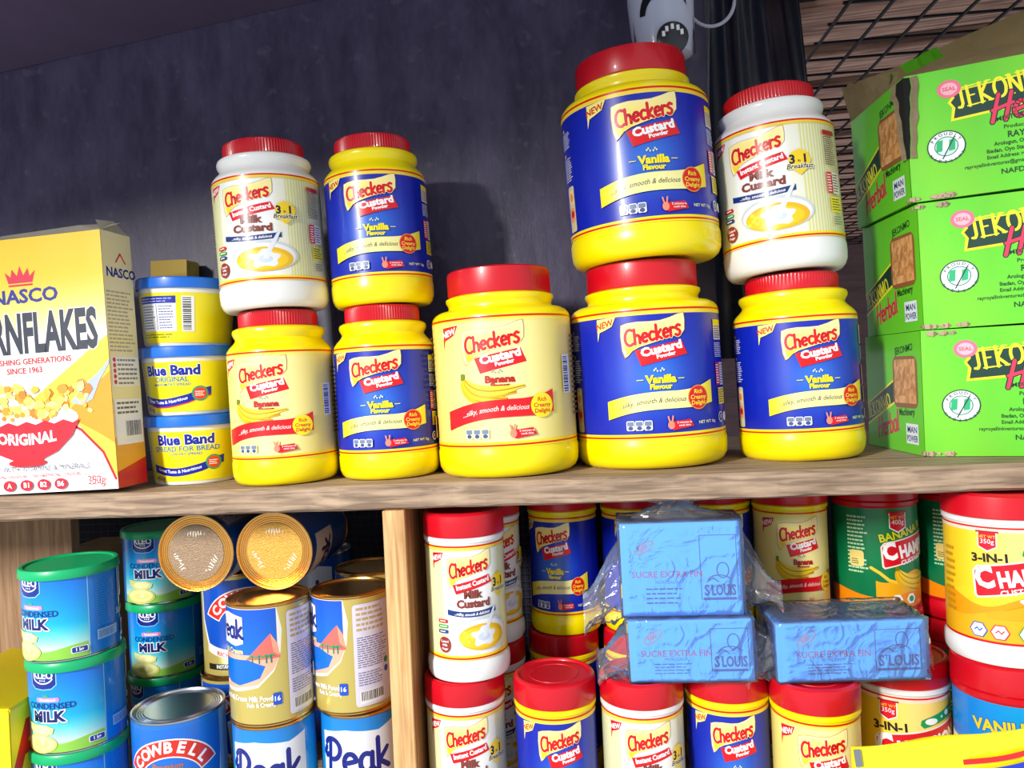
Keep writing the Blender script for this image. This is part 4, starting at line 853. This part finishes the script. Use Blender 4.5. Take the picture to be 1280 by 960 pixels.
def mk_carton(z, off, label, tilt, open_top=False, yawd=0, hh=CH):
    p = at(1157, 571, Z=0); A0 = Vector((p.x, p.y, z))+Vector(off)
    t = empty('green_carton', A0, (rad(tilt[0]), rad(tilt[1]), rad(yawd))); tag(t, label, 'carton')
    fr, sd = FRONT_DIR, SIDE_DIR; q = [Vector((0, 0, 0)), fr*CW, fr*CW+sd*CD, sd*CD]; r = random.Random(int(z*1000)+5)
    bm = bmesh.new(); th = .003
    loops = []
    levels = [0, .006, .05, .10, CH-.006, CH]
    for li, zz in enumerate(levels):
        row = []
        for k in range(4):
            a, b = q[k], q[(k+1) % 4]; nrm = Vector(((b-a).y, -(b-a).x, 0)).normalized()
            for i in range(8):
                u = i/8; bul = .0 if li in (0, 5) else (.0035*math.sin(PI*u) if k != 0 and k != 3 else 0)
                p2 = a.lerp(b, u)+nrm*bul
                if li in (0, 5): p2 = p2*.992+Vector((.001, .002, 0))
                row.append(bm.verts.new((p2.x, p2.y, zz)))
        loops.append(row)
    for a, b in zip(loops, loops[1:]):
        for i in range(32): bm.faces.new((a[i], a[(i+1) % 32], b[(i+1) % 32], b[i]))
    bm.faces.new(loops[0][::-1])
    if not open_top: bm.faces.new(loops[-1])
    else: bmesh.ops.solidify(bm, geom=list(bm.faces), thickness=-.0025)
    bm_obj('carton_body', bm, [M_GRN], t)
    o = link('front_print', _cf, None, t); o.rotation_euler = (0, 0, math.atan2(fr.y, fr.x)); o.location = (Vector((fr.y, -fr.x, 0))*.0006)
    o = link('side_print', _cs, None, t); d = -sd; o.rotation_euler = (0, 0, math.atan2(d.y, d.x)); o.location = sd*CD+Vector((d.y, -d.x, 0))*.0006
    # crushed kraft edge where the print has worn through
    bm = bmesh.new(); rr = random.Random(int(z*999)+3)
    for i in range(14):
        u = rr.random()*.045-.005; zz = rr.choice((0.003, CH-.004)) if not open_top else .003; c = fr*max(u, 0)+sd*max(-u, 0)*2; s = .003+.003*rr.random()
        n_ = Vector((fr.y, -fr.x, 0)) if u > 0 else Vector((-1, 0, 0)); c = c+n_*.0012+Vector((0, 0, zz))
        vs = [bm.verts.new(c+Vector((s*math.cos(a)*fr.x if u > 0 else .0004, s*math.cos(a)*(fr.y if u > 0 else 1), s*.6*math.sin(a)))+n_*rr.uniform(0, .0012)) for a in (0, 1.2, 2.4, 3.6, 5)]
        f = bm.faces.new(vs)
    bmesh.ops.solidify(bm, geom=list(bm.faces), thickness=.0006); o = bm_obj('worn_corner', bm, M_KRAFTD, t); o['kind'] = 'stuff'
    return t, fr, sd
mk_carton(.0006, (0, 0, 0), 'lowest green herbal carton standing on the shelf board', (0, 0))
mk_carton(.1396, (.004, 0, 0), 'middle green herbal carton between two others', (0, -.8), yawd=0)
t, fr, sd = mk_carton(.2792, (-.003, .000, 0), 'top green herbal carton, torn open with flaps sticking up', (0, -1.6), True, 0)
# flaps of the open carton
bm = grid_panel(fr*.02+Vector((0, 0, CH)), fr*CW+Vector((0, 0, CH)), fr*.045+Vector((0, .05, CH+.026)), fr*CW+Vector((0, .055, CH+.034)), 14, 4, .0008, 3, .10); bm_obj('front_flap', bm, M_KRAFT, t)
bm = grid_panel(sd*.02+Vector((0, 0, CH)), sd*CD+Vector((0, 0, CH)), sd*.03+Vector((.010, 0, CH+.018)), sd*CD+Vector((-.010, 0, CH+.050)), 12, 3, .001, 4, .12); bm_obj('side_flap', bm, M_KRAFT, t)
bm = grid_panel(sd*CD+Vector((0, 0, CH)), sd*CD+fr*CW+Vector((0, 0, CH)), sd*CD+fr*.04+Vector((0, .02, CH+.06)), sd*CD+fr*CW+Vector((.0, .02, CH+.13)), 12, 4, .001, 5, .03); bm_obj('back_flap', bm, M_KRAFT, t)
bm = grid_panel(sd*.035+Vector((.0, 0, CH+.006)), sd*.10+Vector((.03, 0, CH+.012)), sd*.03+Vector((.0, 0, CH+.016)), sd*.10+Vector((.036, 0, CH+.030)), 8, 2, .001, 6, .1); bm_obj('green_strip', bm, M_GRN, t)
bm = grid_panel(Vector((.012, .02, CH+.010)), Vector((.068, .05, CH+.036)), Vector((.010, .03, CH+.024)), Vector((.064, .06, CH+.052)), 8, 2, .0008, 9, .08); bm_obj('green_strip', bm, M_GRN, t)
bm = bmesh.new(); rr = random.Random(8)    # torn corner: dark strip painted for the shade inside the opening, ragged paper lips
L_ = []
for i in range(9):
    zz = CH-.002-i*.011; w0 = .016*(1-i/8.5)+.001; L_.append((-sd.x*0, zz, w0*(.8+.4*rr.random())))
va = [bm.verts.new(sd*w0+Vector((-.0016, 0, zz))) for _, zz, w0 in L_]; vb = [bm.verts.new(fr*w0*.35+Vector((-.0005, -.0016, zz))) for _, zz, w0 in L_]; vm = [bm.verts.new(Vector((-.0022, -.0022, zz))) for _, zz, w0 in L_]
for i in range(8): bm.faces.new((va[i], va[i+1], vm[i+1], vm[i])); bm.faces.new((vm[i], vm[i+1], vb[i+1], vb[i]))
bm_obj('torn_slit_shade', bm, mat('card_gap_shade', (.05, .045, .04), .9), t)
for side in (0, 1):
    bm = bmesh.new(); A_, B_ = [], []
    for i, (_, zz, w0) in enumerate(L_):
        wv = .004+.004*rr.random()
        if side: p0 = sd*w0+Vector((-.0020, 0, zz)); p1 = sd*(w0+wv)+Vector((-.0045, 0, zz))
        else: p0 = fr*w0*.35+Vector((0, -.0022, zz)); p1 = fr*(w0*.35+wv)+Vector((0, -.0045, zz))
        A_.append(bm.verts.new(p0)); B_.append(bm.verts.new(p1))
    for i in range(8): bm.faces.new((A_[i], A_[i+1], B_[i+1], B_[i]))
    bmesh.ops.solidify(bm, geom=list(bm.faces), thickness=.0008); bm_obj('torn_edge', bm, M_KRAFTD, t)

# ------------------------------------------------------------------ white rechargeable lamp and cable, black bag
def lamp():
    F = [o for o in bpy.data.objects if o.get('label', '').startswith('big blue-labelled custard jar on top')][0]; bpy.context.view_layer.update(); pc = F.matrix_world @ Vector((0, 0, .2412)); q_ = at(829, 30, Y=pc.y+.004)
    t = empty('rechargeable_lamp', (q_.x, pc.y+.004, pc.z+.0012), (0, rad(-2), 0)); tag(t, 'white rechargeable lamp with round control standing on the topmost big jar', 'lamp')
    wm = mat('white_lamp_plastic', (.74, .76, .84), .3, coat=.3); bm = bmesh.new(); rings = []
    for z, rx_, ry in ((0, .026, .02), (.004, .033, .026), (.03, .037, .03), (.07, .039, .032), (.11, .037, .030), (.16, .034, .028), (.20, .030, .024), (.212, .02, .016)):
        rings.append([bm.verts.new((rx_*math.cos(2*PI*k/32), ry*math.sin(2*PI*k/32), z)) for k in range(32)])
    for a, b in zip(rings, rings[1:]):
        for k in range(32): bm.faces.new((a[k], a[(k+1) % 32], b[(k+1) % 32], b[k]))
    bm.faces.new(rings[0]); bm.faces.new(rings[-1]); bm_obj('body', bm, wm, t, True)
    bk = mat('black_rubber', (.03, .03, .05), .4)
    A = Art(1); A.poly([(x, y) for x, y in arc(.0, .043, .031, .034, 178, 25, 14)]+[(x, y) for x, y in arc(.004, .040, .028, .026, 25, 172, 14)], (.03, .03, .06))
    o = link('dark_arc', A.mesh('dark_arc', (.0385, 0, 0), .003), None, t); o.scale = (1, .84, 1)
    o = disc = link('control_disc', lathe_mesh('disc', [(.005, 0), (.018, 0), (.018, .004), (.014, .006), (.002, .006)], 32), mat('dark_control', (.16, .17, .20), .3), t); o.location = (.006, -.0315, .012); o.rotation_euler = (rad(90), 0, 0)
    for i in range(5):
        a = rad(20+35*i); bm = bmesh.new(); box(bm, -.0018, -.001, -.003, .0018, .001, .003, bev=.0005); o = bm_obj('button', bm, mat('white_button', (.9, .9, .92), .4), disc); o.rotation_euler = (rad(-90), 0, 0); o.location = (.011*math.cos(a), .011*math.sin(a), .0065)
    for s_ in (-1, 1): bm = bmesh.new(); box(bm, s_*.034-.0008, -.012, .0, s_*.034+.0008, -.010, .16); bm_obj('seam', bm, bk, t)
lamp()
P = []; 
for i in range(26):
    a = rad(-160+160*i/25); q = at(888+30*math.cos(a), 0+33*(-math.sin(a))*1.0, Y=.17); P.append((q.x, .17, q.z))
P = [(P[0][0]-.006, .165, P[0][2]+.05)]+P+[(P[-1][0]+.002, .18, P[-1][2]+.12)]
o = bm_obj('lamp_cable', tube_mesh('c', P, .0022), mat('grey_cable', (.72, .74, .80), .4), None, True); tag(o, 'loop of pale grey cable hanging beside the white lamp', 'cable')
def black_bag():
    m = mat('black_plastic_film', (.02, .06, .15), .36, coat=.35, spec=.6, bump=.4, bscale=14); bm = bmesh.new(); nu, nv = 40, 26; g = [[], []]
    for s_ in (0, 1):
        for j in range(nv+1):
            v = j/nv; z = .12+.62*v; xl = .170+.035*v; xr = .350-.045*v; row = []
            for i in range(nu+1):
                u = i/nu; x = xl+(xr-xl)*u; amp = .008*(1-.4*v); y = .268+(0.006 if s_ else -.006)*math.sin(PI*u)+amp*math.sin(u*13+1.6*math.sin(v*2.2)+v*2)+.0022*math.sin(u*31+v*7)
                row.append(bm.verts.new((x, y, z)))
            g[s_].append(row)
    for s_ in (0, 1):
        for j in range(nv):
            for i in range(nu):
                q = (g[s_][j][i], g[s_][j][i+1], g[s_][j+1][i+1], g[s_][j+1][i]); bm.faces.new(q if not s_ else q[::-1])
    bmesh.ops.remove_doubles(bm, verts=bm.verts, dist=.0004)
    o = bm_obj('plastic_bag', bm, m, None, True, 180); tag(o, 'tall black plastic bag hanging in folds behind the right white jar', 'bag')
black_bag()

# ------------------------------------------------------------------ lower compartment: canisters
CR, CHh = .0458, .1815
def px_loc(px, Y, z): p = at(px, 480+(.108-z)*960/(Y+.8)*1.0, Y=Y); return Vector((p.x, Y, z))
Z1, Z2 = FLOOR_Z+.0005, FLOOR_Z+.1826
def can(flav, px, Y, tier, yaw, label, R=CR, H=CHh, lean_=(0, 0), z=None):
    zz = (Z1 if tier == 0 else Z2) if z is None else z; return mk_canister(flav, R, H, px_loc(px, Y, zz), yaw, label, lean_)
can('milk', 588, .055, 1, 12, 'white milk custard canister atop another by the wooden post')
can('milk', 590, .055, 0, 6, 'lower white milk custard canister by the post, under its twin')
can('milk', 612, .165, 1, 30, 'cream-labelled canister tucked behind the upper white one by the post')
can('milk', 620, .165, 0, 10, 'cream-labelled canister low down between post column and front blue canister')
can('vanilla', 709, .20, 1, -24, 'upper blue-labelled canister in the back row right of the dark gap')
can('vanilla', 712, .20, 0, -10, 'red-lidded canister hidden behind the front blue canister')
can('vanilla', 801, .20, 1, 10, 'blue-labelled canister in the back row behind the wrapped sugar, left')
can('vanilla', 806, .20, 0, 10, 'lower blue canister behind the front milk canister')
can('vanilla', 899, .215, 1, 5, 'blue-labelled canister in the back row behind the sugar, right')
can('banana', 902, .215, 0, 5, 'lower back-row canister behind the front blue canister')
can('banana', 993, .19, 1, -4, 'pale yellow banana canister in the back row between sugar packs')
can('banana', 996, .19, 0, -4, 'lower banana canister behind the front row')
can('vanilla', 702, .045, 0, 2, 'front blue-labelled canister with the shiny red lid, left of the sugar')
can('milk', 810, .045, 0, 2, 'front white milk canister under the sugar stack')
can('vanilla', 916, .060, 0, -8, 'front blue-labelled canister under the right side of the sugar stack')
can('banana', 1026, .028, 0, -8, 'front pale yellow banana canister under the single sugar pack')
BR = .0515
can('champ3', 1131, .094, 0, -16, 'yellow three-in-one canister in the front row under the single sugar pack', BR, CHh)
can('champb', 1098, .205, 1, 14, 'green banana canister in the back row beside the pale yellow one', BR, CHh)
can('champb', 1098, .205, 0, 14, 'lower green banana canister behind the front row', BR, CHh)
can('champb', 1204, .225, 1, 12, 'green and orange canister partly hidden by the big yellow canister', BR, CHh)
can('champb', 1204, .225, 0, 12, 'lower dark red canister seen in the gap by the blue-topped canister', BR, CHh)
can('champ3', 1258, .035, 1, -24, 'big yellow three-in-one canister at the right edge, atop a blue one', .0550, .170, z=FLOOR_Z+.2012)
can('champv', 1270, .035, 0, -8, 'blue-topped vanilla canister at the right edge under the yellow one', .0545, .2)

# ------------------------------------------------------------------ lower compartment: tins
KR, KH = .0512, .1035
def tin(name, flav, px, Y, z, yaw, label, R, H, lid, rot=None, group=None): return mk_tin(name, flav, R, H, px_loc(px, Y, z), yaw, label, rot, lid, group)
z0 = FLOOR_Z+.0005
for i, (px, yw, lb) in enumerate(((106, 16, 'lowest green-lidded milk tin of the leftmost column'), (101, 20, 'middle green-lidded milk tin of the leftmost column'), (92, 8, 'top green-lidded milk tin of the leftmost column'))): tin('milk_tin', 'kleo', px, .065, z0+i*(KH*1.008), yw, lb, KR, KH, 'green')
for i, (px, yw, lb) in enumerate(((214, 0, 'lowest green-lidded milk tin behind the silver-topped tin'), (211, 28, 'middle green-lidded milk tin of the second column'), (204, 30, 'top green-lidded milk tin beside the cardboard box'))): tin('milk_tin', 'kleo', px, .285, z0+i*(KH*1.008), yw, lb, KR, KH, 'green')
tin('cocoa_tin', 'cowb', 231, .072, z0, 12, 'silver-topped blue tin with a red arched banner, front row', .0525, .137, 'steel')
PR, PH = .0468, .1340
tin('milk_tin', 'cowg', 303, .20, z0, 30, 'lower gold tin with red banner behind the peaked column', PR, PH, 'gold'); tin('milk_tin', 'cowg', 302, .20, z0+PH+.0006, 32, 'upper gold tin with red banner and white glass print', PR, PH, 'gold')
tin('milk_tin', 'peakb', 350, .06, z0, 20, 'lower light blue tin with script lettering, left of two', PR, PH, 'gold'); tin('milk_tin', 'peak', 342, .06, z0+PH+.0006, 24, 'upper gold and blue tin with mountain, under the lying tins', PR, PH, 'gold')
tin('milk_tin', 'peakb', 457, .088, z0, 20, 'lower light blue tin with script lettering, beside the post', PR, PH, 'gold'); tin('milk_tin', 'peak', 445, .088, z0+PH+.0006, -4, 'upper gold tin beside the post turned to its white panel', PR, PH, 'gold')
tin('milk_tin', 'peak', 466, .19, z0, -40, 'lower gold tin hidden behind the tins by the post', PR, PH, 'gold'); tin('milk_tin', 'peak', 470, .19, z0+PH+.0006, -40, 'upper gold-topped tin behind the one beside the post', PR, PH, 'gold')
tin('milk_tin', 'peakd', 400, .30, z0, 0, 'lower dark blue tin at the back', PR, PH, 'steel'); tin('milk_tin', 'peakd', 405, .30, z0+PH+.0006, 0, 'upper dark blue tin at the back behind the lying tins', PR, PH, 'steel')
for px, yw, em, roll_, lb in ((239, 2, M_BROWNDULL, 40, 'lying tin with a brownish end facing out, left of two'), (340, 1, M_GOLDDULL, 65, 'lying tin with a bright gold end facing out, right of two')):
    q = at(px, 690, Y=.075); z = z0+2*PH+.0012+.0462
    t = mk_tin('milk_tin', 'peakd', .0462, .147, (q.x, .075+.147, z), 0, lb, None, 'gold'); t.rotation_euler = (rad(90), 0, 0)
    t.rotation_mode = 'XYZ'; t.matrix_world = Matrix.Translation((q.x, .075+.147, z)) @ Matrix.Rotation(rad(yw), 4, 'Z') @ Matrix.Rotation(rad(90), 4, 'X') @ Matrix.Rotation(rad(roll_), 4, 'Z')
    e = t.children[2]; e.data = e.data.copy(); e.data.materials.append(em)
    for p_ in e.data.polygons:
        c = p_.center
        if math.hypot(c.x, c.y) < .0462*.73: p_.material_index = 1
    A = Art(1)
    for k_, a_ in enumerate((90, 205, 325)):
        a_ -= roll_; c_, s_ = math.cos(rad(a_)), math.sin(rad(a_)); A.ox, A.oy = .023*c_, .023*s_; rr_ = random.Random(k_); A.up(); ca, sa = math.cos(rad(a_-90)), math.sin(rad(a_-90))
        for j in range(7):   # illegible stamped marks
            x = -.0105+.0033*j; P_ = [(x+.0026*rr_.random(), -.0038+.0076*rr_.random()) for _ in range(5)]; A.stroke([(u*ca-v*sa, u*sa+v*ca) for u, v in P_], .0008, (1, .98, .9), up=False, cap=0)
    me = A.mesh('stamp', m=M_EMB); o = link('stamped_marks', me, None, t); o.rotation_euler = (rad(-90), 0, 0); o.location = (0, 0, .147*.986+.0003); o.rotation_euler = (rad(90), 0, 0)
    for v in me.vertices: v.co = (v.co.x, v.co.z, -v.co.y)
    o.rotation_euler = (0, 0, 0); o.location = (0, 0, .147*.986+.0003)
# brown cardboard box behind, crumpled paper, yellow carton at the left corner
bm = bmesh.new(); box(bm, -.81, .36, z0, -.675, .42, -.128, bev=.002); o = bm_obj('cardboard_box', bm, mat('kraft_card_box', (.70, .56, .40), .8, vary=.15, vscale=14)); tag(o, 'plain brown cardboard box behind the leftmost green-lidded tins', 'box')
bm = grid_panel((-.315, .375, -.20), (-.20, .375, -.20), (-.31, .36, -.098), (-.20, .36, -.09), 12, 6, .004, 7, .12); o = bm_obj('crumpled_paper', bm, mat('off_white_paper', (.72, .66, .56), .8)); tag(o, 'torn off-white paper edge behind the gold-topped tins', 'paper')
def yellow_carton():
    q = at(3, 900, Y=-.01); H_ = .163; t = empty('yellow_carton', (q.x, .0, z0), (0, 0, 0)); tag(t, 'yellow carton with large red letters in the bottom left corner', 'box')
    fr_ = Vector((-math.cos(rad(10)), -.05, 0)).normalized(); W_ = .12; sd_ = Vector((-.03, 1, 0)).normalized()
    bm = bmesh.new(); q4 = [Vector((0, 0, 0)), sd_*.17, sd_*.17+fr_*W_, fr_*W_]; lo_ = [bm.verts.new(v) for v in q4]; hi = [bm.verts.new(v+Vector((0, 0, H_))) for v in q4]
    bm.faces.new(lo_); bm.faces.new(hi[::-1])
    for k in range(4): bm.faces.new((lo_[k], lo_[(k+1) % 4], hi[(k+1) % 4], hi[k]))
    bmesh.ops.bevel(bm, geom=list(bm.edges), offset=.0015, segments=2, affect='EDGES'); bm_obj('carton_body', bm, mat('yellow_carton_card', (.93, .86, .03), .4, coat=.2), t)
    A = Art(1); W2 = .17
    A.rect(.0, 0, W2, H_-.003, (.95, .88, .03)); A.text('A', .030, .092, .046, (.85, .12, .08), .05, wx=1.1); A.text('E', .030, .030, .046, (.85, .12, .08), .05, wx=1.1); A.text('T', .085, .03, .046, (.85, .12, .08), .05)
    o = link('side_print', A.mesh('side_print', m=M_CARD), None, t); o.rotation_euler = (0, 0, math.atan2(sd_.y, sd_.x)); o.location = Vector((sd_.y, -sd_.x, 0))*.0008
    B = Art(1); B.rect(0, 0, W_, H_-.003, (.95, .88, .03)); B.text('TEA', .060, .09, .045, (.85, .12, .08), .05, wx=.75, rot=-3); B.text('TEA', .060, .025, .045, (.85, .12, .08), .05, wx=.75, rot=-3)
    o = link('front_print', B.mesh('front_print', m=M_CARD), None, t); d = -fr_; o.rotation_euler = (0, 0, math.atan2(d.y, d.x)); o.location = fr_*W_+Vector((d.y, -d.x, 0))*.0008
    bm = grid_panel(q4[0]+Vector((0, 0, H_+.001)), q4[1]+Vector((0, 0, H_+.001)), q4[3]+Vector((0, 0, H_+.010)), q4[2]+Vector((0, 0, H_+.012)), 6, 3, .0004, 3); bm_obj('top_flap', bm, mat('yellow_carton_card', 0), t)
yellow_carton()

# ------------------------------------------------------------------ wrapped sugar packs
def film():
    m = bpy.data.materials.new('clear_crinkled_film'); m.use_nodes = True; nt = m.node_tree; N = nt.nodes; L = nt.links
    for n_ in list(N):
        if n_.type != 'OUTPUT_MATERIAL': N.remove(n_)
    out = [n_ for n_ in N if n_.type == 'OUTPUT_MATERIAL'][0]
    tr = N.new('ShaderNodeBsdfTransparent'); tr.inputs[0].default_value = (1, 1, 1, 1); gl = N.new('ShaderNodeBsdfGlossy'); gl.inputs['Roughness'].default_value = .08; gl.inputs[0].default_value = (1, 1, 1, 1)
    df = N.new('ShaderNodeBsdfDiffuse'); df.inputs[0].default_value = (.9, .9, .95, 1)
    fr_ = N.new('ShaderNodeFresnel'); fr_.inputs[0].default_value = 1.35; mx = N.new('ShaderNodeMixShader'); m2 = N.new('ShaderNodeMixShader'); m2.inputs[0].default_value = .07
    tc = N.new('ShaderNodeTexCoord'); nz = N.new('ShaderNodeTexVoronoi'); nz.feature = 'DISTANCE_TO_EDGE'; nz.inputs['Scale'].default_value = 38; n2 = N.new('ShaderNodeTexNoise'); n2.inputs['Scale'].default_value = 30; n2.inputs['Detail'].default_value = 3; n2.inputs['Distortion'].default_value = 1.5
    L.new(tc.outputs['Object'], n2.inputs[0]); b = N.new('ShaderNodeBump'); b.inputs['Strength'].default_value = .9; b.inputs['Distance'].default_value = .004; L.new(n2.outputs[0], b.inputs['Height'])
    L.new(b.outputs[0], gl.inputs['Normal']); L.new(b.outputs[0], fr_.inputs['Normal']); L.new(fr_.outputs[0], mx.inputs[0]); L.new(tr.outputs[0], m2.inputs[1]); L.new(df.outputs[0], m2.inputs[2]); L.new(m2.outputs[0], mx.inputs[1]); L.new(gl.outputs[0], mx.inputs[2]); L.new(mx.outputs[0], out.inputs[0]); return m
M_FILM = film(); M_SUGAR = mat('blue_sugar_card', (.30, .66, .97), .5)
def sugar(W, H, D, loc, rot, label, tails):
    t = empty('sugar_pack', loc, rot); tag(t, label, 'packet')
    bm = bmesh.new(); box(bm, -W/2, 0, 0, W/2, D, H, bev=.0015); bm_obj('carton', bm, M_SUGAR, t)
    A = Art(1); PU = (.13, .30, .62); K = H/.07
    A.rect(-W/2+.001, .001, W/2-.001, H-.001, (.29, .66, .98))
    A.text('SUCRE EXTRA FIN', -W*.12, H*.42, .0062, (.55, .35, .55), .02, wx=1.0); A.text('MORCEAUX', -W*.12, H*.35, .003, PU); A.lines(-W*.30, H*.12, W*.02, H*.32, 4, PU, 3, .3)
    cx, cy = -W*.30, H*.74; P_ = arc(cx, cy, .011, .0045, 0, 360, 18); c_, s_ = math.cos(rad(35)), math.sin(rad(35)); A.stroke([(cx+(x-cx)*c_-(y-cy)*s_, cy+(x-cx)*s_+(y-cy)*c_) for x, y in P_], .0008, (.70, .38, .38)); A.text('500', cx, cy-.002, .0045, (.7, .38, .38), .02, rot=35)
    x0, x1, y0, y1 = W*.16, W*.46, H*.18, H*.86; A.stroke([(x0, y0), (x1, y0), (x1, y1), (x0, y1), (x0, y0)], .0007, PU, cap=0)
    A.text('S', x0+.003, y0+.004, .0105, PU, .03, al='l', wx=.75); A.text('T', x0+.0105, y0+.010, .0045, PU, .03, wx=.8); A.text('LOUIS', x1-.002, y0+.004, .0105, PU, .03, al='r', wx=min(.72, (x1-x0-.017)/.034)); A.rect(x0+.002, y0-.001, x1-.002, y0+.0015, PU)
    A.stroke(arc((x0+x1)/2+.004, y0+.030, .006, .008, 0, 360, 14), .001, PU); A.stroke(arc((x0+x1)/2, y0+.018, .012, .007, 20, 160, 8), .001, PU); A.stroke([(x0+.006, y0+.018), (x0+.012, y0+.022), (x0+.018, y0+.018)], .001, PU)
    o = link('front_print', A.mesh('front_print', m=M_WRAPCARD), None, t); o.location = (0, -.0003, 0)
    o = link('top_print', o.data, None, t); o.location = (0, .004, H+.0003); o.rotation_euler = (rad(-90), 0, 0); o.scale = (1, 1, min(1, (D-.008)/H))
    # film: shrunk hull with pulled tails
    bm = bmesh.new(); e = .0022; n_ = 12; r = random.Random(int(W*1e4)); vs = {}
    box(bm, -W/2-e, -e, -e*.1, W/2+e, D+e, H+e); bmesh.ops.subdivide_edges(bm, edges=list(bm.edges), cuts=n_, use_grid_fill=True)
    for v in bm.verts:
        for (k, pos, tip, rad_, pw) in tails:
            if k == 0: continue
        on_bottom = v.co.z < 0; v.co += Vector((r.uniform(-1, 1)*.0010, r.uniform(-1, .3)*.0010, (0 if on_bottom else r.uniform(-.3, 1)*.0012)))
    o = bm_obj('plastic_wrap', bm, M_FILM, t, True, 180)
    for (base_c, half, tip, r0, r1) in tails:   # a gathered tail of film: flattened cone with pleats
        bm = bmesh.new(); rings = []; base_c, half, tip = Vector(base_c), Vector(half), Vector(tip); ax = (tip-base_c); wv = half.normalized(); tv = ax.cross(half).normalized()
        for j in range(9):
            v = j/8; c = base_c.lerp(tip, v); hw = half.length*(1-v)**1.3+r0*v+(.004*max(0, v-.8)*5*r1/.004); ht = .010*(1-v)+.0035; ring = []
            for k in range(28):
                a = 2*PI*k/28; pl = 1+.28*math.sin(a*6+j*.7)*min(1, v*3+.15)+r.uniform(-.05, .05)
                ring.append(bm.verts.new(c+wv*math.cos(a)*hw*pl+tv*math.sin(a)*ht*pl))
            rings.append(ring)
        for a, b in zip(rings, rings[1:]):
            for k in range(28): bm.faces.new((a[k], a[(k+1) % 28], b[(k+1) % 28], b[k]))
        bm_obj('film_tail', bm, M_FILM, t, True, 180)
    return t
ZS = FLOOR_Z+.0005+CHh+.0012
q = at(866, 838, Y=.005); s1 = Vector((q.x, .008, ZS))
sugar(.127, .064, .060, s1, (0, rad(-1.0), rad(-2)), 'lower wrapped blue sugar carton resting on the front canister lids', [((-.062, .03, .025), (0, .01, .030), (-.098, .012, .012), .012, .004), ((.062, .03, .030), (0, .01, .028), (.105, .02, .020), .006, .012)])
sugar(.124, .098, .050, s1+Vector((-.006, .006, .0668)), (0, rad(-.5), rad(-2)), 'upper wrapped blue sugar carton, tied with a knotted bag neck', [((-.061, .03, .035), (0, .01, .040), (-.105, .018, -.002), .016, .004), ((.061, .03, .05), (0, .01, .042), (.105, .02, .012), .006, .008), ((.0, .025, .099), (.050, .0, 0), (-.002, .016, .121), .0085, .022)])
q = at(1066, 832, Y=.005); s2 = Vector((q.x, .006, ZS))
sugar(.148, .060, .070, s2, (0, rad(-.8), rad(1)), 'single wrapped blue sugar carton lying on canister lids at the right', [((-.072, .03, .025), (0, .01, .028), (-.105, .01, .012), .008, .010), ((.073, .04, .03), (0, .01, .028), (.094, .04, .022), .018, .006)])

# ------------------------------------------------------------------ yellow printed packet in the lower right corner
def strip():
    a = at(1062, 931, Y=-.055); b = at(1330, 902, Y=-.055); W_ = (b-a).length; z_top = a.z; bm = bmesh.new(); n_, k_ = 40, 10; g = []; r = random.Random(6); d = (b-a).normalized()
    t = empty('yellow_sachet', a, (0, math.atan2(-d.z, math.hypot(d.x, d.y)), math.atan2(d.y, d.x))); tag(t, 'yellow sachet with red and blue bands across the lower right corner', 'sachet')
    Hs = .10
    A = Art(1); A.rect(0, -Hs, W_, 0, (.97, .93, .08)); xs = [.004+(W_-.004)*i/40 for i in range(41)]
    A.band(xs, lambda x: -.034+.014*x/W_, lambda x: -.029+.014*x/W_, (.88, .12, .08)); A.band([x for x in xs if x > .035], lambda x: -.050+.014*x/W_, lambda x: -.039+.014*x/W_-.004*math.exp(-(x-.035)*40), (.10, .20, .80)); A.band(xs, lambda x: -.075, lambda x: -.055+.014*x/W_, (.90, .92, .75))
    me = A.mesh('print', m=print_mat('sachet_film_print', .2, .6, bump=.7, bscale=60))
    for v in me.vertices: v.co.y += -.004-.003*math.sin(v.co.x*60)-.003
    link('front_print', me, None, t)
    for i in range(n_+1):
        x = W_*i/n_; w_ = .003*math.sin(x*60); g.append([bm.verts.new((x, -.004-w_+(.012*math.sin(PI*j/k_)), -Hs*j/k_)) for j in range(k_+1)]+[bm.verts.new((x, -.003-w_-.0006, -Hs*(k_-j)/k_)) for j in range(k_+1)])
    for p_, q_ in zip(g, g[1:]):
        L_ = len(p_)
        for j in range(L_): bm.faces.new((p_[j], q_[j], q_[(j+1) % L_], p_[(j+1) % L_]))
    bm_obj('sachet_body', bm, mat('yellow_sachet_film', (.97, .92, .1), .25, coat=.5), t, True)
    bm = bmesh.new(); box(bm, 0, -.0105, -.016, .006, -.0098, 0); bm_obj('silver_corner', bm, mat('silver_foil', (.6, .62, .65), .35, .7), t)
    bm = bmesh.new(); box(bm, -.004, -.003, -.02, W_, .0, -.10); return a
strip()

# ------------------------------------------------------------------ groups of repeated things
for o in list(bpy.data.objects):
    if o.parent or 'category' not in o: continue
    g = {'custard_jar': 'custard jars on the upper shelf', 'custard_canister': 'custard canisters in the lower right compartment', 'margarine_tub': 'stack of margarine tubs',
         'green_carton': 'stack of green herbal cartons', 'sugar_pack': 'wrapped blue sugar packs'}.get(o.name.split('.')[0])
    if o.name.split('.')[0] == 'milk_tin': g = 'green-lidded milk tins' if 'green-lidded' in o['label'] else 'gold and blue tins in the lower left compartment'
    if g: o['group'] = g
